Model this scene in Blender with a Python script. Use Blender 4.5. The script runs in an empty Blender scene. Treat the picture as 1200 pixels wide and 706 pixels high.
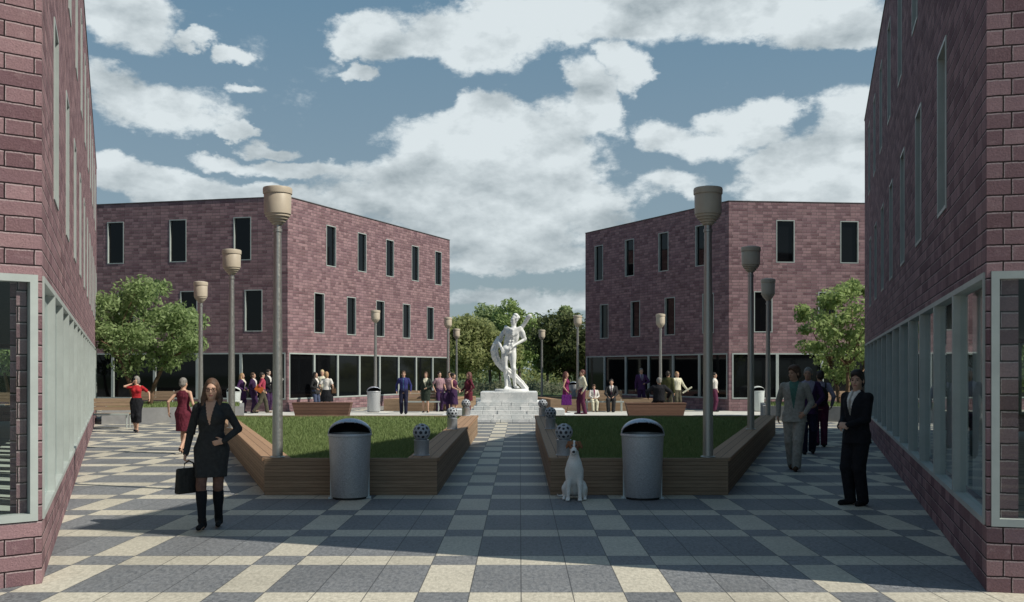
import bpy, bmesh, math, random
import numpy as np
from mathutils import Vector, Matrix
random.seed(7); RNG = np.random.default_rng(7)
S = bpy.context.scene; COL = S.collection
H = 1.75; F = 1176.0; HY = 435.0; VX = 609.0       # eye height, focal length and vanishing point of the photo
def gp(px, py, h=0.0):
    Y = (H - h) * F / (py - HY); return Vector(((px - VX) * Y / F, Y, h))
def xat(px, Y): return (px - VX) * Y / F
R = math.radians
# ------------------------------------------------------------------ materials
class NT:
    def __init__(s, name):
        s.m = bpy.data.materials.new(name); s.m.use_nodes = True
        s.n = s.m.node_tree.nodes; s.l = s.m.node_tree.links
        s.b = s.n['Principled BSDF']; s.out = s.n['Material Output']
    def new(s, t, **kw):
        x = s.n.new('ShaderNode' + t)
        for k, v in kw.items(): setattr(x, k, v)
        return x
    def put(s, a, b):
        s.l.new(a, b)
    def sock(s, sk, v):
        if hasattr(v, 'is_linked') or isinstance(v, bpy.types.NodeSocket): s.l.new(v, sk)
        else: sk.default_value = v
    def math(s, op, a, b=0.0, c=0.0):
        x = s.new('Math', operation=op)
        for i, v in enumerate((a, b, c)): s.sock(x.inputs[i], v)
        return x.outputs[0]
    def mix(s, f, a, b, typ='MIX'):
        x = s.new('Mix', data_type='RGBA', blend_type=typ)
        s.sock(x.inputs[0], f); s.sock(x.inputs[6], a); s.sock(x.inputs[7], b); return x.outputs[2]
    def noise(s, vec, scale, detail=4.0, rough=.6):
        x = s.new('TexNoise'); x.inputs['Scale'].default_value = scale
        x.inputs['Detail'].default_value = detail; x.inputs['Roughness'].default_value = rough
        if vec is not None: s.l.new(vec, x.inputs['Vector'])
        return x.outputs['Fac']
    def ramp(s, f, a, b, lo=.35, hi=.65):
        x = s.new('MapRange'); s.sock(x.inputs[0], f)
        x.inputs[1].default_value = lo; x.inputs[2].default_value = hi
        x.inputs[3].default_value = a; x.inputs[4].default_value = b; return x.outputs[0]
    def bump(s, h, strength=.3, dist=.01):
        x = s.new('Bump'); x.inputs['Strength'].default_value = strength; x.inputs['Distance'].default_value = dist
        s.l.new(h, x.inputs['Height']); s.l.new(x.outputs[0], s.b.inputs['Normal'])
    def coord(s, k='Object'):
        return s.new('TexCoord').outputs[k]
def c4(c): return (c[0], c[1], c[2], 1.0)
MATS = {}
def plain(name, col, rough=.7, var=.25, scale=8.0, metal=0.0, bump=.0, spec=.4, coord='Object'):
    if name in MATS: return MATS[name]
    t = NT(name); co = t.coord(coord)
    n = t.noise(co, scale, 6.0, .65)
    f = t.ramp(n, 0.0, 1.0)
    a = tuple(c * (1 - var) for c in col); b = tuple(min(1, c * (1 + var)) for c in col)
    t.put(t.mix(f, c4(a), c4(b)), t.b.inputs['Base Color'])
    t.b.inputs['Roughness'].default_value = rough; t.b.inputs['Metallic'].default_value = metal
    t.b.inputs['Specular IOR Level'].default_value = spec
    if bump: t.bump(t.noise(co, scale * 6, 4.0), bump, .01)
    MATS[name] = t.m; return t.m
def cloth(name, col, var=.18):
    k = 'cloth_' + name
    if k in MATS: return MATS[k]
    t = NT(k); co = t.coord('Object'); n = t.noise(co, 22.0, 6.0, .65)
    st = t.new('VectorMath', operation='MULTIPLY'); t.put(co, st.inputs[0]); st.inputs[1].default_value = (1.0, 1.0, .55)
    fold = t.noise(st.outputs[0], 10.0, 2.5, .5); weave = t.noise(co, 160.0, 2.0)
    a = tuple(c * (1 - var) for c in col); b = tuple(min(1, c * (1 + var)) for c in col)
    t.put(t.mix(t.ramp(n, 0, 1), c4(a), c4(b)), t.b.inputs['Base Color']); t.b.inputs['Roughness'].default_value = .85; t.b.inputs['Specular IOR Level'].default_value = .2
    t.bump(t.math('ADD', fold, t.math('MULTIPLY', weave, .05)), .8, .05); MATS[k] = t.m; return t.m
def mat_brick():
    t = NT('purple_brick'); uv = t.new('UVMap').outputs[0]
    vadd = t.new('VectorMath', operation='MULTIPLY_ADD')
    wn = t.new('TexNoise'); wn.inputs['Scale'].default_value = 14.0; wn.inputs['Detail'].default_value = 3.0; t.put(uv, wn.inputs['Vector'])
    t.put(wn.outputs['Color'], vadd.inputs[0]); vadd.inputs[1].default_value = (.010, .010, 0); t.put(uv, vadd.inputs[2])
    def brick(vec, mort, smooth, dx=0, dy=0):
        br = t.new('TexBrick', offset=.5, squash=.62, squash_frequency=2)
        mp = t.new('Mapping'); t.put(vec, mp.inputs[0]); mp.inputs['Location'].default_value = (dx, dy, 0); t.put(mp.outputs[0], br.inputs['Vector'])
        br.inputs['Color1'].default_value = (.130, .073, .084, 1); br.inputs['Color2'].default_value = (.298, .190, .202, 1)
        br.inputs['Mortar'].default_value = (.022, .014, .016, 1)
        br.inputs['Scale'].default_value = 1.0; br.inputs['Mortar Size'].default_value = mort
        br.inputs['Mortar Smooth'].default_value = smooth; br.inputs['Bias'].default_value = .05
        br.inputs['Brick Width'].default_value = .36; br.inputs['Row Height'].default_value = .131
        return br
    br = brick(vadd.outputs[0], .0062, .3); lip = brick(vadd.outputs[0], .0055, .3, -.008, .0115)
    fine = t.noise(uv, 60.0, 5.0, .75); big = t.noise(uv, .9, 6.0, .7); mid = t.noise(uv, 11.0, 4.0, .65)
    c = t.mix(.8, br.outputs['Color'], t.mix(t.ramp(fine, 0, 1, .3, .7), (.36, .36, .36, 1), (.68, .68, .68, 1)), 'OVERLAY')
    c = t.mix(t.ramp(big, 0, .35, .4, .7), c, (.21, .125, .165, 1))
    c = t.mix(t.ramp(mid, 0, .40, .56, .74), c, (.40, .29, .30, 1))
    # light catching each course's upper edge, painted as a pale line broken by noise
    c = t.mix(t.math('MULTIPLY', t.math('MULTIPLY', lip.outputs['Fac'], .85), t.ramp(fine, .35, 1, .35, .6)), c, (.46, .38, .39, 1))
    c = t.mix(br.outputs['Fac'], c, (.022, .014, .016, 1))
    t.put(c, t.b.inputs['Base Color']); t.b.inputs['Roughness'].default_value = .9; t.b.inputs['Specular IOR Level'].default_value = .2
    inv = t.math('SUBTRACT', 1.0, br.outputs['Fac'])
    h = t.math('ADD', inv, t.math('ADD', t.math('MULTIPLY', fine, .5), t.math('MULTIPLY', mid, .35)))
    t.bump(h, 1.0, .022)
    return t.m
def mat_tiles():
    t = NT('terrazzo_tiles'); co = t.coord('Object'); sp = t.new('SeparateXYZ'); t.put(co, sp.inputs[0])
    X, Y = sp.outputs[0], sp.outputs[1]
    px, py, tw = 1.622, 1.5625, .4055
    fx = t.math('MULTIPLY', t.math('FRACT', t.math('DIVIDE', t.math('ADD', X, .80 + 40 * px), px)), px)
    fy = t.math('MULTIPLY', t.math('FRACT', t.math('DIVIDE', t.math('ADD', Y, -9.054 + 40 * py), py)), py)
    lc = t.math('LESS_THAN', fx, tw); lr = t.math('LESS_THAN', fy, .443)
    lig = t.math('ABSOLUTE', t.math('SUBTRACT', lc, lr))
    # joints
    gx = t.math('MULTIPLY', t.math('FRACT', t.math('DIVIDE', fx, tw)), tw)
    jx = t.math('MAXIMUM', t.math('LESS_THAN', gx, .0045), t.math('GREATER_THAN', gx, tw - .0045))
    jy = t.math('MAXIMUM', t.math('LESS_THAN', fy, .004), t.math('LESS_THAN', t.math('ABSOLUTE', t.math('SUBTRACT', fy, .443)), .004))
    j = t.math('MAXIMUM', jx, jy)
    sc = t.new('VectorMath', operation='MULTIPLY'); t.put(co, sc.inputs[0]); sc.inputs[1].default_value = (1.0, .42, 1)
    sp1 = t.noise(sc.outputs[0], 32.0, 5.0, .85); sp2 = t.noise(co, .5, 4.0, .6); sp3 = t.noise(sc.outputs[0], 13.0, 4.0, .7)
    s1 = t.ramp(sp1, 0, 1, .40, .60); s3 = t.ramp(sp3, 0, 1, .3, .7)
    dark = t.mix(s1, (.060, .067, .079, 1), (.240, .250, .266, 1)); dark = t.mix(t.math('MULTIPLY', s3, .55), dark, (.20, .205, .21, 1))
    light = t.mix(s1, (.31, .29, .235, 1), (.56, .53, .45, 1)); light = t.mix(t.math('MULTIPLY', s3, .5), light, (.55, .515, .435, 1))
    # every slab its own slight tone
    wn = t.new('TexWhiteNoise', noise_dimensions='2D'); cb = t.new('CombineXYZ')
    t.put(t.math('FLOOR', t.math('DIVIDE', t.math('ADD', X, .80 + 40 * px), tw)), cb.inputs[0])
    t.put(t.math('ADD', t.math('FLOOR', t.math('DIVIDE', t.math('ADD', Y, -9.054 + 40 * py), py)), t.math('MULTIPLY', lr, 77.0)), cb.inputs[1])
    t.put(cb.outputs[0], wn.inputs['Vector'])
    c = t.mix(lig, dark, light)
    tone = t.math('ADD', t.math('MULTIPLY', wn.outputs['Value'], .16), t.ramp(sp2, .78, 1.04, .3, .7))
    sh = t.new('VectorMath', operation='SCALE'); t.put(c, sh.inputs[0]); t.put(tone, sh.inputs['Scale'])
    c = t.mix(t.math('MULTIPLY', j, .8), sh.outputs[0], (.035, .037, .04, 1))
    t.put(c, t.b.inputs['Base Color'])
    t.put(t.ramp(sp1, .5, .75), t.b.inputs['Roughness']); t.b.inputs['Specular IOR Level'].default_value = .3
    t.bump(t.math('SUBTRACT', t.math('MULTIPLY', sp1, .25), j), .35, .004)
    return t.m
def mat_wood(name, c1, c2, plank=.052, ax=2, along=None, uvs=False):
    """planks stacked along axis ax (object space); grain runs across"""
    t = NT(name); co = t.coord('UV' if uvs else 'Object'); sp = t.new('SeparateXYZ'); t.put(co, sp.inputs[0])
    z = sp.outputs[ax]
    fz = t.math('FRACT', t.math('DIVIDE', z, plank)); idx = t.math('FLOOR', t.math('DIVIDE', z, plank))
    line = t.math('LESS_THAN', fz, .10)
    wn = t.new('TexWhiteNoise', noise_dimensions='1D'); t.put(idx, wn.inputs['W'])
    st = t.new('VectorMath', operation='MULTIPLY'); t.put(co, st.inputs[0])
    v = [2.0, 2.0, 2.0]; v[ax] = 55.0; st.inputs[1].default_value = v
    g = t.noise(st.outputs[0], 1.6, 6.0, .7)
    f = t.math('ADD', t.math('MULTIPLY', t.ramp(g, 0, 1, .3, .7), .7), t.math('MULTIPLY', wn.outputs['Value'], .3))
    c = t.mix(f, c4(c1), c4(c2)); c = t.mix(t.math('MULTIPLY', line, .75), c, c4([x * .25 for x in c1]))
    t.put(c, t.b.inputs['Base Color']); t.b.inputs['Roughness'].default_value = .72; t.b.inputs['Specular IOR Level'].default_value = .25
    t.bump(t.math('SUBTRACT', t.math('MULTIPLY', g, .3), line), .5, .006)
    return t.m
def mat_marble():
    t = NT('white_marble'); co = t.coord('Object')
    n = t.noise(co, 2.6, 9.0, .72); v = t.math('ABSOLUTE', t.math('SUBTRACT', n, .5))
    vein = t.ramp(v, 1, 0, .0, .06); blot = t.ramp(t.noise(co, 1.3, 6.0), 0, 1, .52, .62)
    c = t.mix(t.math('MULTIPLY', vein, .45), (.74, .75, .75, 1), (.36, .40, .42, 1))
    c = t.mix(t.math('MULTIPLY', blot, .42), c, (.42, .47, .49, 1))
    t.put(c, t.b.inputs['Base Color']); t.b.inputs['Roughness'].default_value = .45
    return t.m
def mat_leaf(name, c1, c2, trans=.55):
    t = NT(name); g = t.new('NewGeometry')
    c = t.mix(g.outputs['Random Per Island'], c4(c1), c4(c2))
    t.put(c, t.b.inputs['Base Color']); t.b.inputs['Roughness'].default_value = .6; t.b.inputs['Specular IOR Level'].default_value = .25
    tr = t.new('BsdfTranslucent'); t.put(c, tr.inputs[0])
    mx = t.new('MixShader'); mx.inputs[0].default_value = trans
    t.put(t.b.outputs[0], mx.inputs[1]); t.put(tr.outputs[0], mx.inputs[2]); t.put(mx.outputs[0], t.out.inputs[0])
    return t.m
def mat_glass(name, tint, refl=1.0):
    t = NT(name); t.n.remove(t.b)
    tr = t.new('BsdfTransparent'); tr.inputs[0].default_value = c4(tint)
    gl = t.new('BsdfGlossy'); gl.inputs['Roughness'].default_value = .02; gl.inputs[0].default_value = (.9, .95, .97, 1)
    lw = t.new('LayerWeight'); lw.inputs[0].default_value = .5
    fr = t.math('ADD', .04, t.math('MULTIPLY', t.math('POWER', lw.outputs['Facing'], 5.0), .9))
    mx = t.new('MixShader'); t.put(t.math('MULTIPLY', fr, refl), mx.inputs[0])
    t.put(tr.outputs[0], mx.inputs[1]); t.put(gl.outputs[0], mx.inputs[2]); t.put(mx.outputs[0], t.out.inputs[0])
    return t.m
def mat_metal(name, col, rough, speck=.0, scale=120.0, stretch=(1, 1, 1), metal=.85):
    t = NT(name); co = t.coord('Object')
    st = t.new('VectorMath', operation='MULTIPLY'); t.put(co, st.inputs[0]); st.inputs[1].default_value = stretch
    n = t.noise(st.outputs[0], scale, 3.0, .7)
    a = tuple(c * (1 - speck) for c in col); b = tuple(min(1, c * (1 + speck)) for c in col)
    t.put(t.mix(t.ramp(n, 0, 1), c4(a), c4(b)), t.b.inputs['Base Color'])
    t.b.inputs['Metallic'].default_value = metal; t.put(t.ramp(n, rough - .08, rough + .1), t.b.inputs['Roughness'])
    return t.m
M = {}
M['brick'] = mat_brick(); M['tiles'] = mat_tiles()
M['wood'] = mat_wood('planter_planks', (.17, .115, .075), (.37, .265, .18))
M['wood_top'] = mat_wood('seat_planks', (.25, .155, .095), (.42, .27, .17), .12, 0, uvs=True)
M['darkwood'] = mat_wood('bench_planks', (.10, .055, .04), (.19, .11, .08), .12)
M['marble'] = mat_marble()
M['frame'] = plain('grey_window_frame', (.36, .40, .39), .45, .08, 3.0)
M['pane'] = plain('dark_pane', (.0045, .005, .006), .04, .1, 1.0, spec=.28)
M['glass'] = mat_glass('clear_glass', (.86, .91, .90), 1.0)
M['blind'] = plain('pale_blind', (.50, .54, .52), .8, .08, 5.0)
M['ceil'] = plain('dark_ceiling', (.03, .03, .032), .9)
M['slab'] = plain('roof_felt', (.10, .10, .105), .9, .2, 2.0)
M['concrete'] = plain('grey_concrete', (.24, .245, .25), .85, .12, 3.0, bump=.15)
M['paleconcrete'] = plain('pale_concrete', (.52, .52, .49), .8, .12, 2.0, bump=.1)
M['lamp'] = plain('beige_lamp_paint', (.45, .39, .31), .45, .06, 4.0)
M['pole'] = mat_metal('galvanised_pole', (.40, .40, .38), .42, .06, 30.0)
M['can'] = mat_metal('brushed_steel', (.47, .485, .51), 0.44, .24, 75.0, metal=.35)
M['hood'] = mat_metal('hood_steel', (.42, .46, .54), .32, .1, 60.0, metal=.6)
M['palecan'] = plain('pale_enamel', (.55, .60, .60), .4, .05)
M['black'] = plain('black_inside', (.012, .012, .013), .6)
M['ball'] = plain('pale_lattice', (.38, .41, .45), .4, .05)
M['bollard'] = mat_metal('bollard_steel', (.42, .45, .49), .4, .15, 80.0, metal=.4)
M['navy'] = plain('navy_inside', (.045, .05, .065), .5)
M['soil'] = plain('turf_soil', (.09, .12, .045), .95, .4, 9.0, bump=.6)
M['lawn'] = plain('lawn_ground', (.055, .085, .03), .95, .35, 1.2, bump=.5)
M['grass'] = mat_leaf('grass_blades', (.115, .175, .055), (.25, .315, .13), .25)
M['bark'] = plain('bark', (.16, .10, .065), .9, .35, 9.0, bump=.6)
M['bark2'] = plain('grey_bark', (.10, .085, .07), .9, .35, 3.0, bump=.6)
M['leafA'] = mat_leaf('leaf_green', (.175, .255, .095), (.39, .50, .24))
M['leafB'] = mat_leaf('leaf_yellow_green', (.20, .28, .095), (.41, .51, .22))
M['leafC'] = mat_leaf('leaf_olive', (.25, .28, .115), (.41, .45, .21))
M['leafD'] = mat_leaf('leaf_dark', (.07, .09, .04), (.17, .20, .085))
M['leafE'] = mat_leaf('leaf_fresh', (.23, .30, .14), (.41, .49, .26))
M['leafF'] = mat_leaf('leaf_pale', (.16, .18, .12), (.28, .29, .20))
M['white'] = plain('white_paint', (.72, .73, .72), .5, .04)
M['intfloor'] = mat_wood('interior_boards', (.42, .46, .42), (.50, .54, .50), .62, 1)
# ------------------------------------------------------------------ mesh helpers
class MB:
    def __init__(s): s.v = []; s.f = []; s.uv = []; s.mi = []; s.hasuv = False
    def quad(s, pts, uv=None, mi=0):
        i = len(s.v); s.v += [tuple(p) for p in pts]; s.f.append(tuple(range(i, i + len(pts)))); s.mi.append(mi)
        if uv: s.hasuv = True
        s.uv.append(uv)
        return s
    def hexa(s, c, mi=0):                         # 8 corners: 4 bottom (ccw), 4 top
        i = len(s.v); s.v += [tuple(p) for p in c]
        for f in ((3, 2, 1, 0), (4, 5, 6, 7), (0, 1, 5, 4), (1, 2, 6, 5), (2, 3, 7, 6), (3, 0, 4, 7)):
            s.f.append(tuple(i + k for k in f)); s.mi.append(mi); s.uv.append(None)
        return s
    def box(s, x0, x1, y0, y1, z0, z1, mi=0):
        return s.hexa([(x0, y0, z0), (x1, y0, z0), (x1, y1, z0), (x0, y1, z0), (x0, y0, z1), (x1, y0, z1), (x1, y1, z1), (x0, y1, z1)], mi)
    def prism(s, poly, z0, z1, mi=0):
        n = len(poly); i = len(s.v)
        s.v += [(p[0], p[1], z0) for p in poly] + [(p[0], p[1], z1) for p in poly]
        fs = [tuple(i + n - 1 - k for k in range(n)), tuple(i + n + k for k in range(n))]
        fs += [(i + k, i + (k + 1) % n, i + n + (k + 1) % n, i + n + k) for k in range(n)]
        for f in fs: s.f.append(f); s.mi.append(mi); s.uv.append(None)
        return s
    def lathe(s, prof, n=28, c=(0, 0, 0), mi=0, cap=True):
        i = len(s.v)
        for r, z in prof:
            for k in range(n):
                a = 2 * math.pi * k / n; s.v.append((c[0] + r * math.cos(a), c[1] + r * math.sin(a), c[2] + z))
        for j in range(len(prof) - 1):
            for k in range(n):
                k2 = (k + 1) % n
                s.f.append((i + j * n + k, i + j * n + k2, i + (j + 1) * n + k2, i + (j + 1) * n + k)); s.mi.append(mi); s.uv.append(None)
        if cap:
            s.f.append(tuple(i + n - 1 - k for k in range(n))); s.mi.append(mi); s.uv.append(None)
            b = i + (len(prof) - 1) * n
            s.f.append(tuple(b + k for k in range(n))); s.mi.append(mi); s.uv.append(None)
        return s
    def tube(s, pts, rad, n=8, mi=0):
        pts = [Vector(p) for p in pts]; i = len(s.v); m = len(pts)
        if not hasattr(rad, '__len__'): rad = [rad] * m
        for j, p in enumerate(pts):
            d = (pts[min(j + 1, m - 1)] - pts[max(j - 1, 0)]).normalized()
            a = d.cross(Vector((0, 0, 1)) if abs(d.z) < .9 else Vector((1, 0, 0))).normalized(); b = d.cross(a)
            for k in range(n):
                t = 2 * math.pi * k / n; s.v.append(tuple(p + (a * math.cos(t) + b * math.sin(t)) * rad[j]))
        for j in range(m - 1):
            for k in range(n):
                k2 = (k + 1) % n
                s.f.append((i + j * n + k, i + (j + 1) * n + k, i + (j + 1) * n + k2, i + j * n + k2)); s.mi.append(mi); s.uv.append(None)
        s.f.append(tuple(i + k for k in range(n))); s.f.append(tuple(i + (m - 1) * n + n - 1 - k for k in range(n)))
        s.mi += [mi, mi]; s.uv += [None, None]
        return s
    def build(s, name, mat, parent=None, off=None, smooth=False, bevel=0.0):
        me = bpy.data.meshes.new(name)
        v = s.v if off is None else [(p[0] - off[0], p[1] - off[1], p[2] - off[2]) for p in s.v]
        me.from_pydata(v, [], s.f)
        if s.hasuv:
            l = me.uv_layers.new(name='UVMap'); k = 0
            for fi, f in enumerate(s.f):
                for q in range(len(f)):
                    l.data[k].uv = s.uv[fi][q] if s.uv[fi] else (0, 0); k += 1
        for m in (mat if isinstance(mat, (list, tuple)) else [mat]): me.materials.append(m)
        if any(s.mi): me.polygons.foreach_set('material_index', s.mi)
        if smooth: me.polygons.foreach_set('use_smooth', [True] * len(me.polygons))
        o = link(name, me, parent)
        if smooth and smooth != 'all':
            me.set_sharp_from_angle(angle=R(40))
        if bevel:
            b = o.modifiers.new('edge', 'BEVEL'); b.width = bevel; b.segments = 2; b.limit_method = 'ANGLE'
        return o
def link(name, me, parent=None):
    o = bpy.data.objects.new(name, me); COL.objects.link(o)
    if parent is not None: o.parent = parent
    return o
def tag(o, label=None, cat=None, group=None, kind=None):
    if label: o['label'] = label
    if cat: o['category'] = cat
    if group: o['group'] = group
    if kind: o['kind'] = kind
    return o
def thing(name, label, cat, loc=(0, 0, 0), rz=0.0, group=None):
    o = bpy.data.objects.new(name, None); COL.objects.link(o); o.location = loc; o.rotation_euler = (0, 0, rz)
    o.empty_display_size = .3
    return tag(o, label, cat, group)
def dup(root, loc, rz=None, label=None):
    r = root.copy(); COL.objects.link(r); r.location = loc
    if rz is not None: r.rotation_euler = (0, 0, rz)
    if label: r['label'] = label
    def rec(a, b):
        for ch in list(a.children):
            c = ch.copy(); COL.objects.link(c); c.parent = b; rec(ch, c)
    rec(root, r)
    return r
# ------------------------------------------------------------------ camera, light, sky
cam = bpy.data.cameras.new('camera'); co = bpy.data.objects.new('camera', cam); COL.objects.link(co)
co.location = (0, 0, H); co.rotation_euler = (R(90), 0, 0)
cam.sensor_width = 36.0; cam.lens = F / 1200 * 36; cam.shift_x = -(VX - 600) / 1200; cam.shift_y = (HY - 353) / 1200
cam.clip_end = 3000; cam.clip_start = .05; S.camera = co
SUN = Vector((.938, -.346, 1.0)).normalized()
sl = bpy.data.lights.new('sun', 'SUN'); sl.energy = 4.6; sl.angle = R(.5); sl.color = (1, .93, .80)
so = bpy.data.objects.new('sun', sl); COL.objects.link(so); so.rotation_euler = SUN.to_track_quat('Z', 'Y').to_euler(); so.location = (20, -10, 40)
W = bpy.data.worlds.new('World'); S.world = W; W.use_nodes = True
class WT(NT):
    def __init__(s):
        s.n = W.node_tree.nodes; s.l = W.node_tree.links
w = WT(); bg = w.n['Background']
sky = w.new('TexSky', sky_type='NISHITA', sun_disc=False)
sky.sun_elevation = math.asin(SUN.z); sky.sun_rotation = math.atan2(SUN.x, SUN.y); sky.altitude = 50
sky.air_density = 1.0; sky.dust_density = 1.2; sky.ozone_density = 1.2
gen = w.coord('Generated'); sp = w.new('SeparateXYZ'); w.put(gen, sp.inputs[0])
az = w.math('ARCTAN2', sp.outputs[0], sp.outputs[1]); el = w.math('ARCSINE', sp.outputs[2])
CLOUDS = [(405, 50, 34, 13, .9), (470, 46, 80, 22, 1), (570, 38, 100, 36, 1.1), (690, 20, 130, 34, 1.1), (800, 10, 120, 26, 1), (900, 10, 120, 24, 1), (985, 30, 70, 18, 1),
    (740, 86, 24, 20, .95), (565, 124, 36, 22, 1.1), (530, 158, 76, 28, 1), (610, 165, 80, 42, 1.15), (560, 205, 100, 42, 1.15), (500, 240, 100, 30, 1.1), (690, 128, 30, 34, 1), (570, 265, 100, 34, 1.1), (640, 225, 60, 38, 1.05),
    (780, 155, 44, 26, 1), (875, 140, 46, 26, 1.1), (830, 172, 56, 22, .95), (930, 195, 70, 38, 1.15), (990, 165, 44, 50, 1.1), (960, 225, 100, 26, 1.05),
    (690, 255, 50, 32, 1.1), (770, 228, 50, 18, .8), (600, 300, 80, 16, 1), (620, 348, 70, 14, .9), (680, 354, 44, 12, .9), (560, 350, 40, 10, .7),
    (140, 12, 58, 34, 1.1), (165, 112, 66, 26, 1.05), (190, 140, 64, 22, 1), (150, 207, 70, 22, 1.05), (215, 217, 70, 18, .95), (285, 188, 40, 11, .95), (372, 196, 60, 13, 1), (335, 168, 26, 7, .8),
    (220, 45, 26, 8, .85), (255, 66, 22, 9, .85), (278, 154, 16, 8, .9), (395, 82, 18, 8, .8), (270, 106, 18, 6, .7), (430, 208, 50, 20, .8), (300, 227, 80, 11, .9)]
cb0 = w.new('CombineXYZ'); w.put(az, cb0.inputs[0]); w.put(w.math('MULTIPLY', el, 1.5), cb0.inputs[1])
def warp(off, amt):
    mp = w.new('Mapping'); w.put(cb0.outputs[0], mp.inputs[0]); mp.inputs['Location'].default_value = off
    return w.math('MULTIPLY', w.math('SUBTRACT', w.noise(mp.outputs[0], 8.0, 7.0, .6), .5), amt)
azw = w.math('ADD', az, warp((5.2, 1.1, .7), .14)); elw = w.math('ADD', el, warp((1.2, 8.1, .3), .085))
den = None
for (px, py, rx, ry, am) in CLOUDS:
    a0 = math.atan((px - VX) / F); D = math.hypot(F, px - VX); e0 = math.atan((HY - py) / D)
    sa = rx / F * 1.0; se = ry / D
    dx = w.math('MULTIPLY', w.math('SUBTRACT', azw, a0), 1 / sa); dy = w.math('MULTIPLY', w.math('SUBTRACT', elw, e0), 1 / se)
    q = w.math('ADD', w.math('MULTIPLY', dx, dx), w.math('MULTIPLY', dy, dy))
    g = w.math('MULTIPLY', w.math('MAXIMUM', w.math('SUBTRACT', 1.0, w.math('MULTIPLY', q, .42)), 0.0), am)
    den = g if den is None else w.math('SMOOTH_MAX', den, g, .25)
cb = w.new('CombineXYZ'); w.put(w.math('MULTIPLY', az, 1.0), cb.inputs[0]); w.put(w.math('MULTIPLY', el, 1.7), cb.inputs[1])
def wn(scale, detail, rough, off):
    mp = w.new('Mapping'); w.put(cb.outputs[0], mp.inputs[0]); mp.inputs['Location'].default_value = off
    return w.noise(mp.outputs[0], scale, detail, rough)
n1 = wn(9.0, 12.0, .66, (3.1, 1.7, .2)); n2 = wn(9.0, 12.0, .66, (3.1 - .010, 1.7 + .022, .2)); n3 = wn(4.0, 6.0, .6, (9.1, 4.7, .2))
# behind and overhead the clouds come from noise alone
vis = w.ramp(sp.outputs[1], .0, 1.0, .55, .75)
base = w.math('ADD', w.math('MULTIPLY', den, vis), w.math('MULTIPLY', w.ramp(n3, 0, .8, .52, .72), w.math('SUBTRACT', 1.0, vis)))
dn = w.math('ADD', base, w.math('MULTIPLY', w.math('SUBTRACT', n1, .5), 1.75))
cov = w.new('MapRange', interpolation_type='SMOOTHSTEP'); w.put(dn, cov.inputs[0]); cov.inputs[1].default_value = .32; cov.inputs[2].default_value = .70
s1 = wn(7.0, 5.0, .5, (3.1, 1.7, .2)); s2 = wn(7.0, 5.0, .5, (3.1 - .012, 1.7 + .030, .2))
lit = w.math('ADD', w.math('ADD', w.math('MULTIPLY', w.math('SUBTRACT', s1, s2), 4.0), w.math('MULTIPLY', w.math('SUBTRACT', n1, n2), 2.0)), w.ramp(n3, .40, .98, .38, .62))
lit = w.math('ADD', lit, w.ramp(el, -.25, .22, .05, .32))
cc = w.mix(w.ramp(lit, 0, 1, 0, 1), (4.7, 5.5, 5.9, 1), (9.8, 10.7, 11.0, 1))
hz = w.ramp(el, 1.0, 0.0, .0, .30)
tin = w.mix(1.0, sky.outputs[0], (.62, .80, .92, 1), 'MULTIPLY')
skyc = w.mix(.7, tin, w.mix(w.ramp(el, 0, 1, .02, .36), (4.7, 5.6, 5.8, 1), (2.25, 3.95, 5.3, 1)))
w.put(w.mix(w.math('MULTIPLY', cov.outputs[0], .93), skyc, cc), bg.inputs[0]); bg.inputs[1].default_value = .07
vs = S.view_settings; vs.view_transform = 'Standard'; vs.look = 'None'; vs.exposure = 0.12; vs.gamma = 1.0
S.cycles.max_bounces = 6; S.cycles.transparent_max_bounces = 12
try: S.cycles.use_denoising = True
except Exception: pass
# ------------------------------------------------------------------ ground
def sheet(name, poly, z, mat):
    return tag(MB().quad([(x, y, z) for x, y in poly]).build(name, mat), kind='structure')
sheet('ground', [(-900, -200), (900, -200), (900, 2500), (-900, 2500)], -.02, M['lawn'])
sheet('plaza_paving', [(-60, -25), (60, -25), (60, 66), (-60, 66)], .0, M['tiles'])
sheet('concrete_path', [(-16, 39.4), (16, 39.4), (16, 43.7), (-16, 43.7)], .004, M['paleconcrete'])
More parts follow.
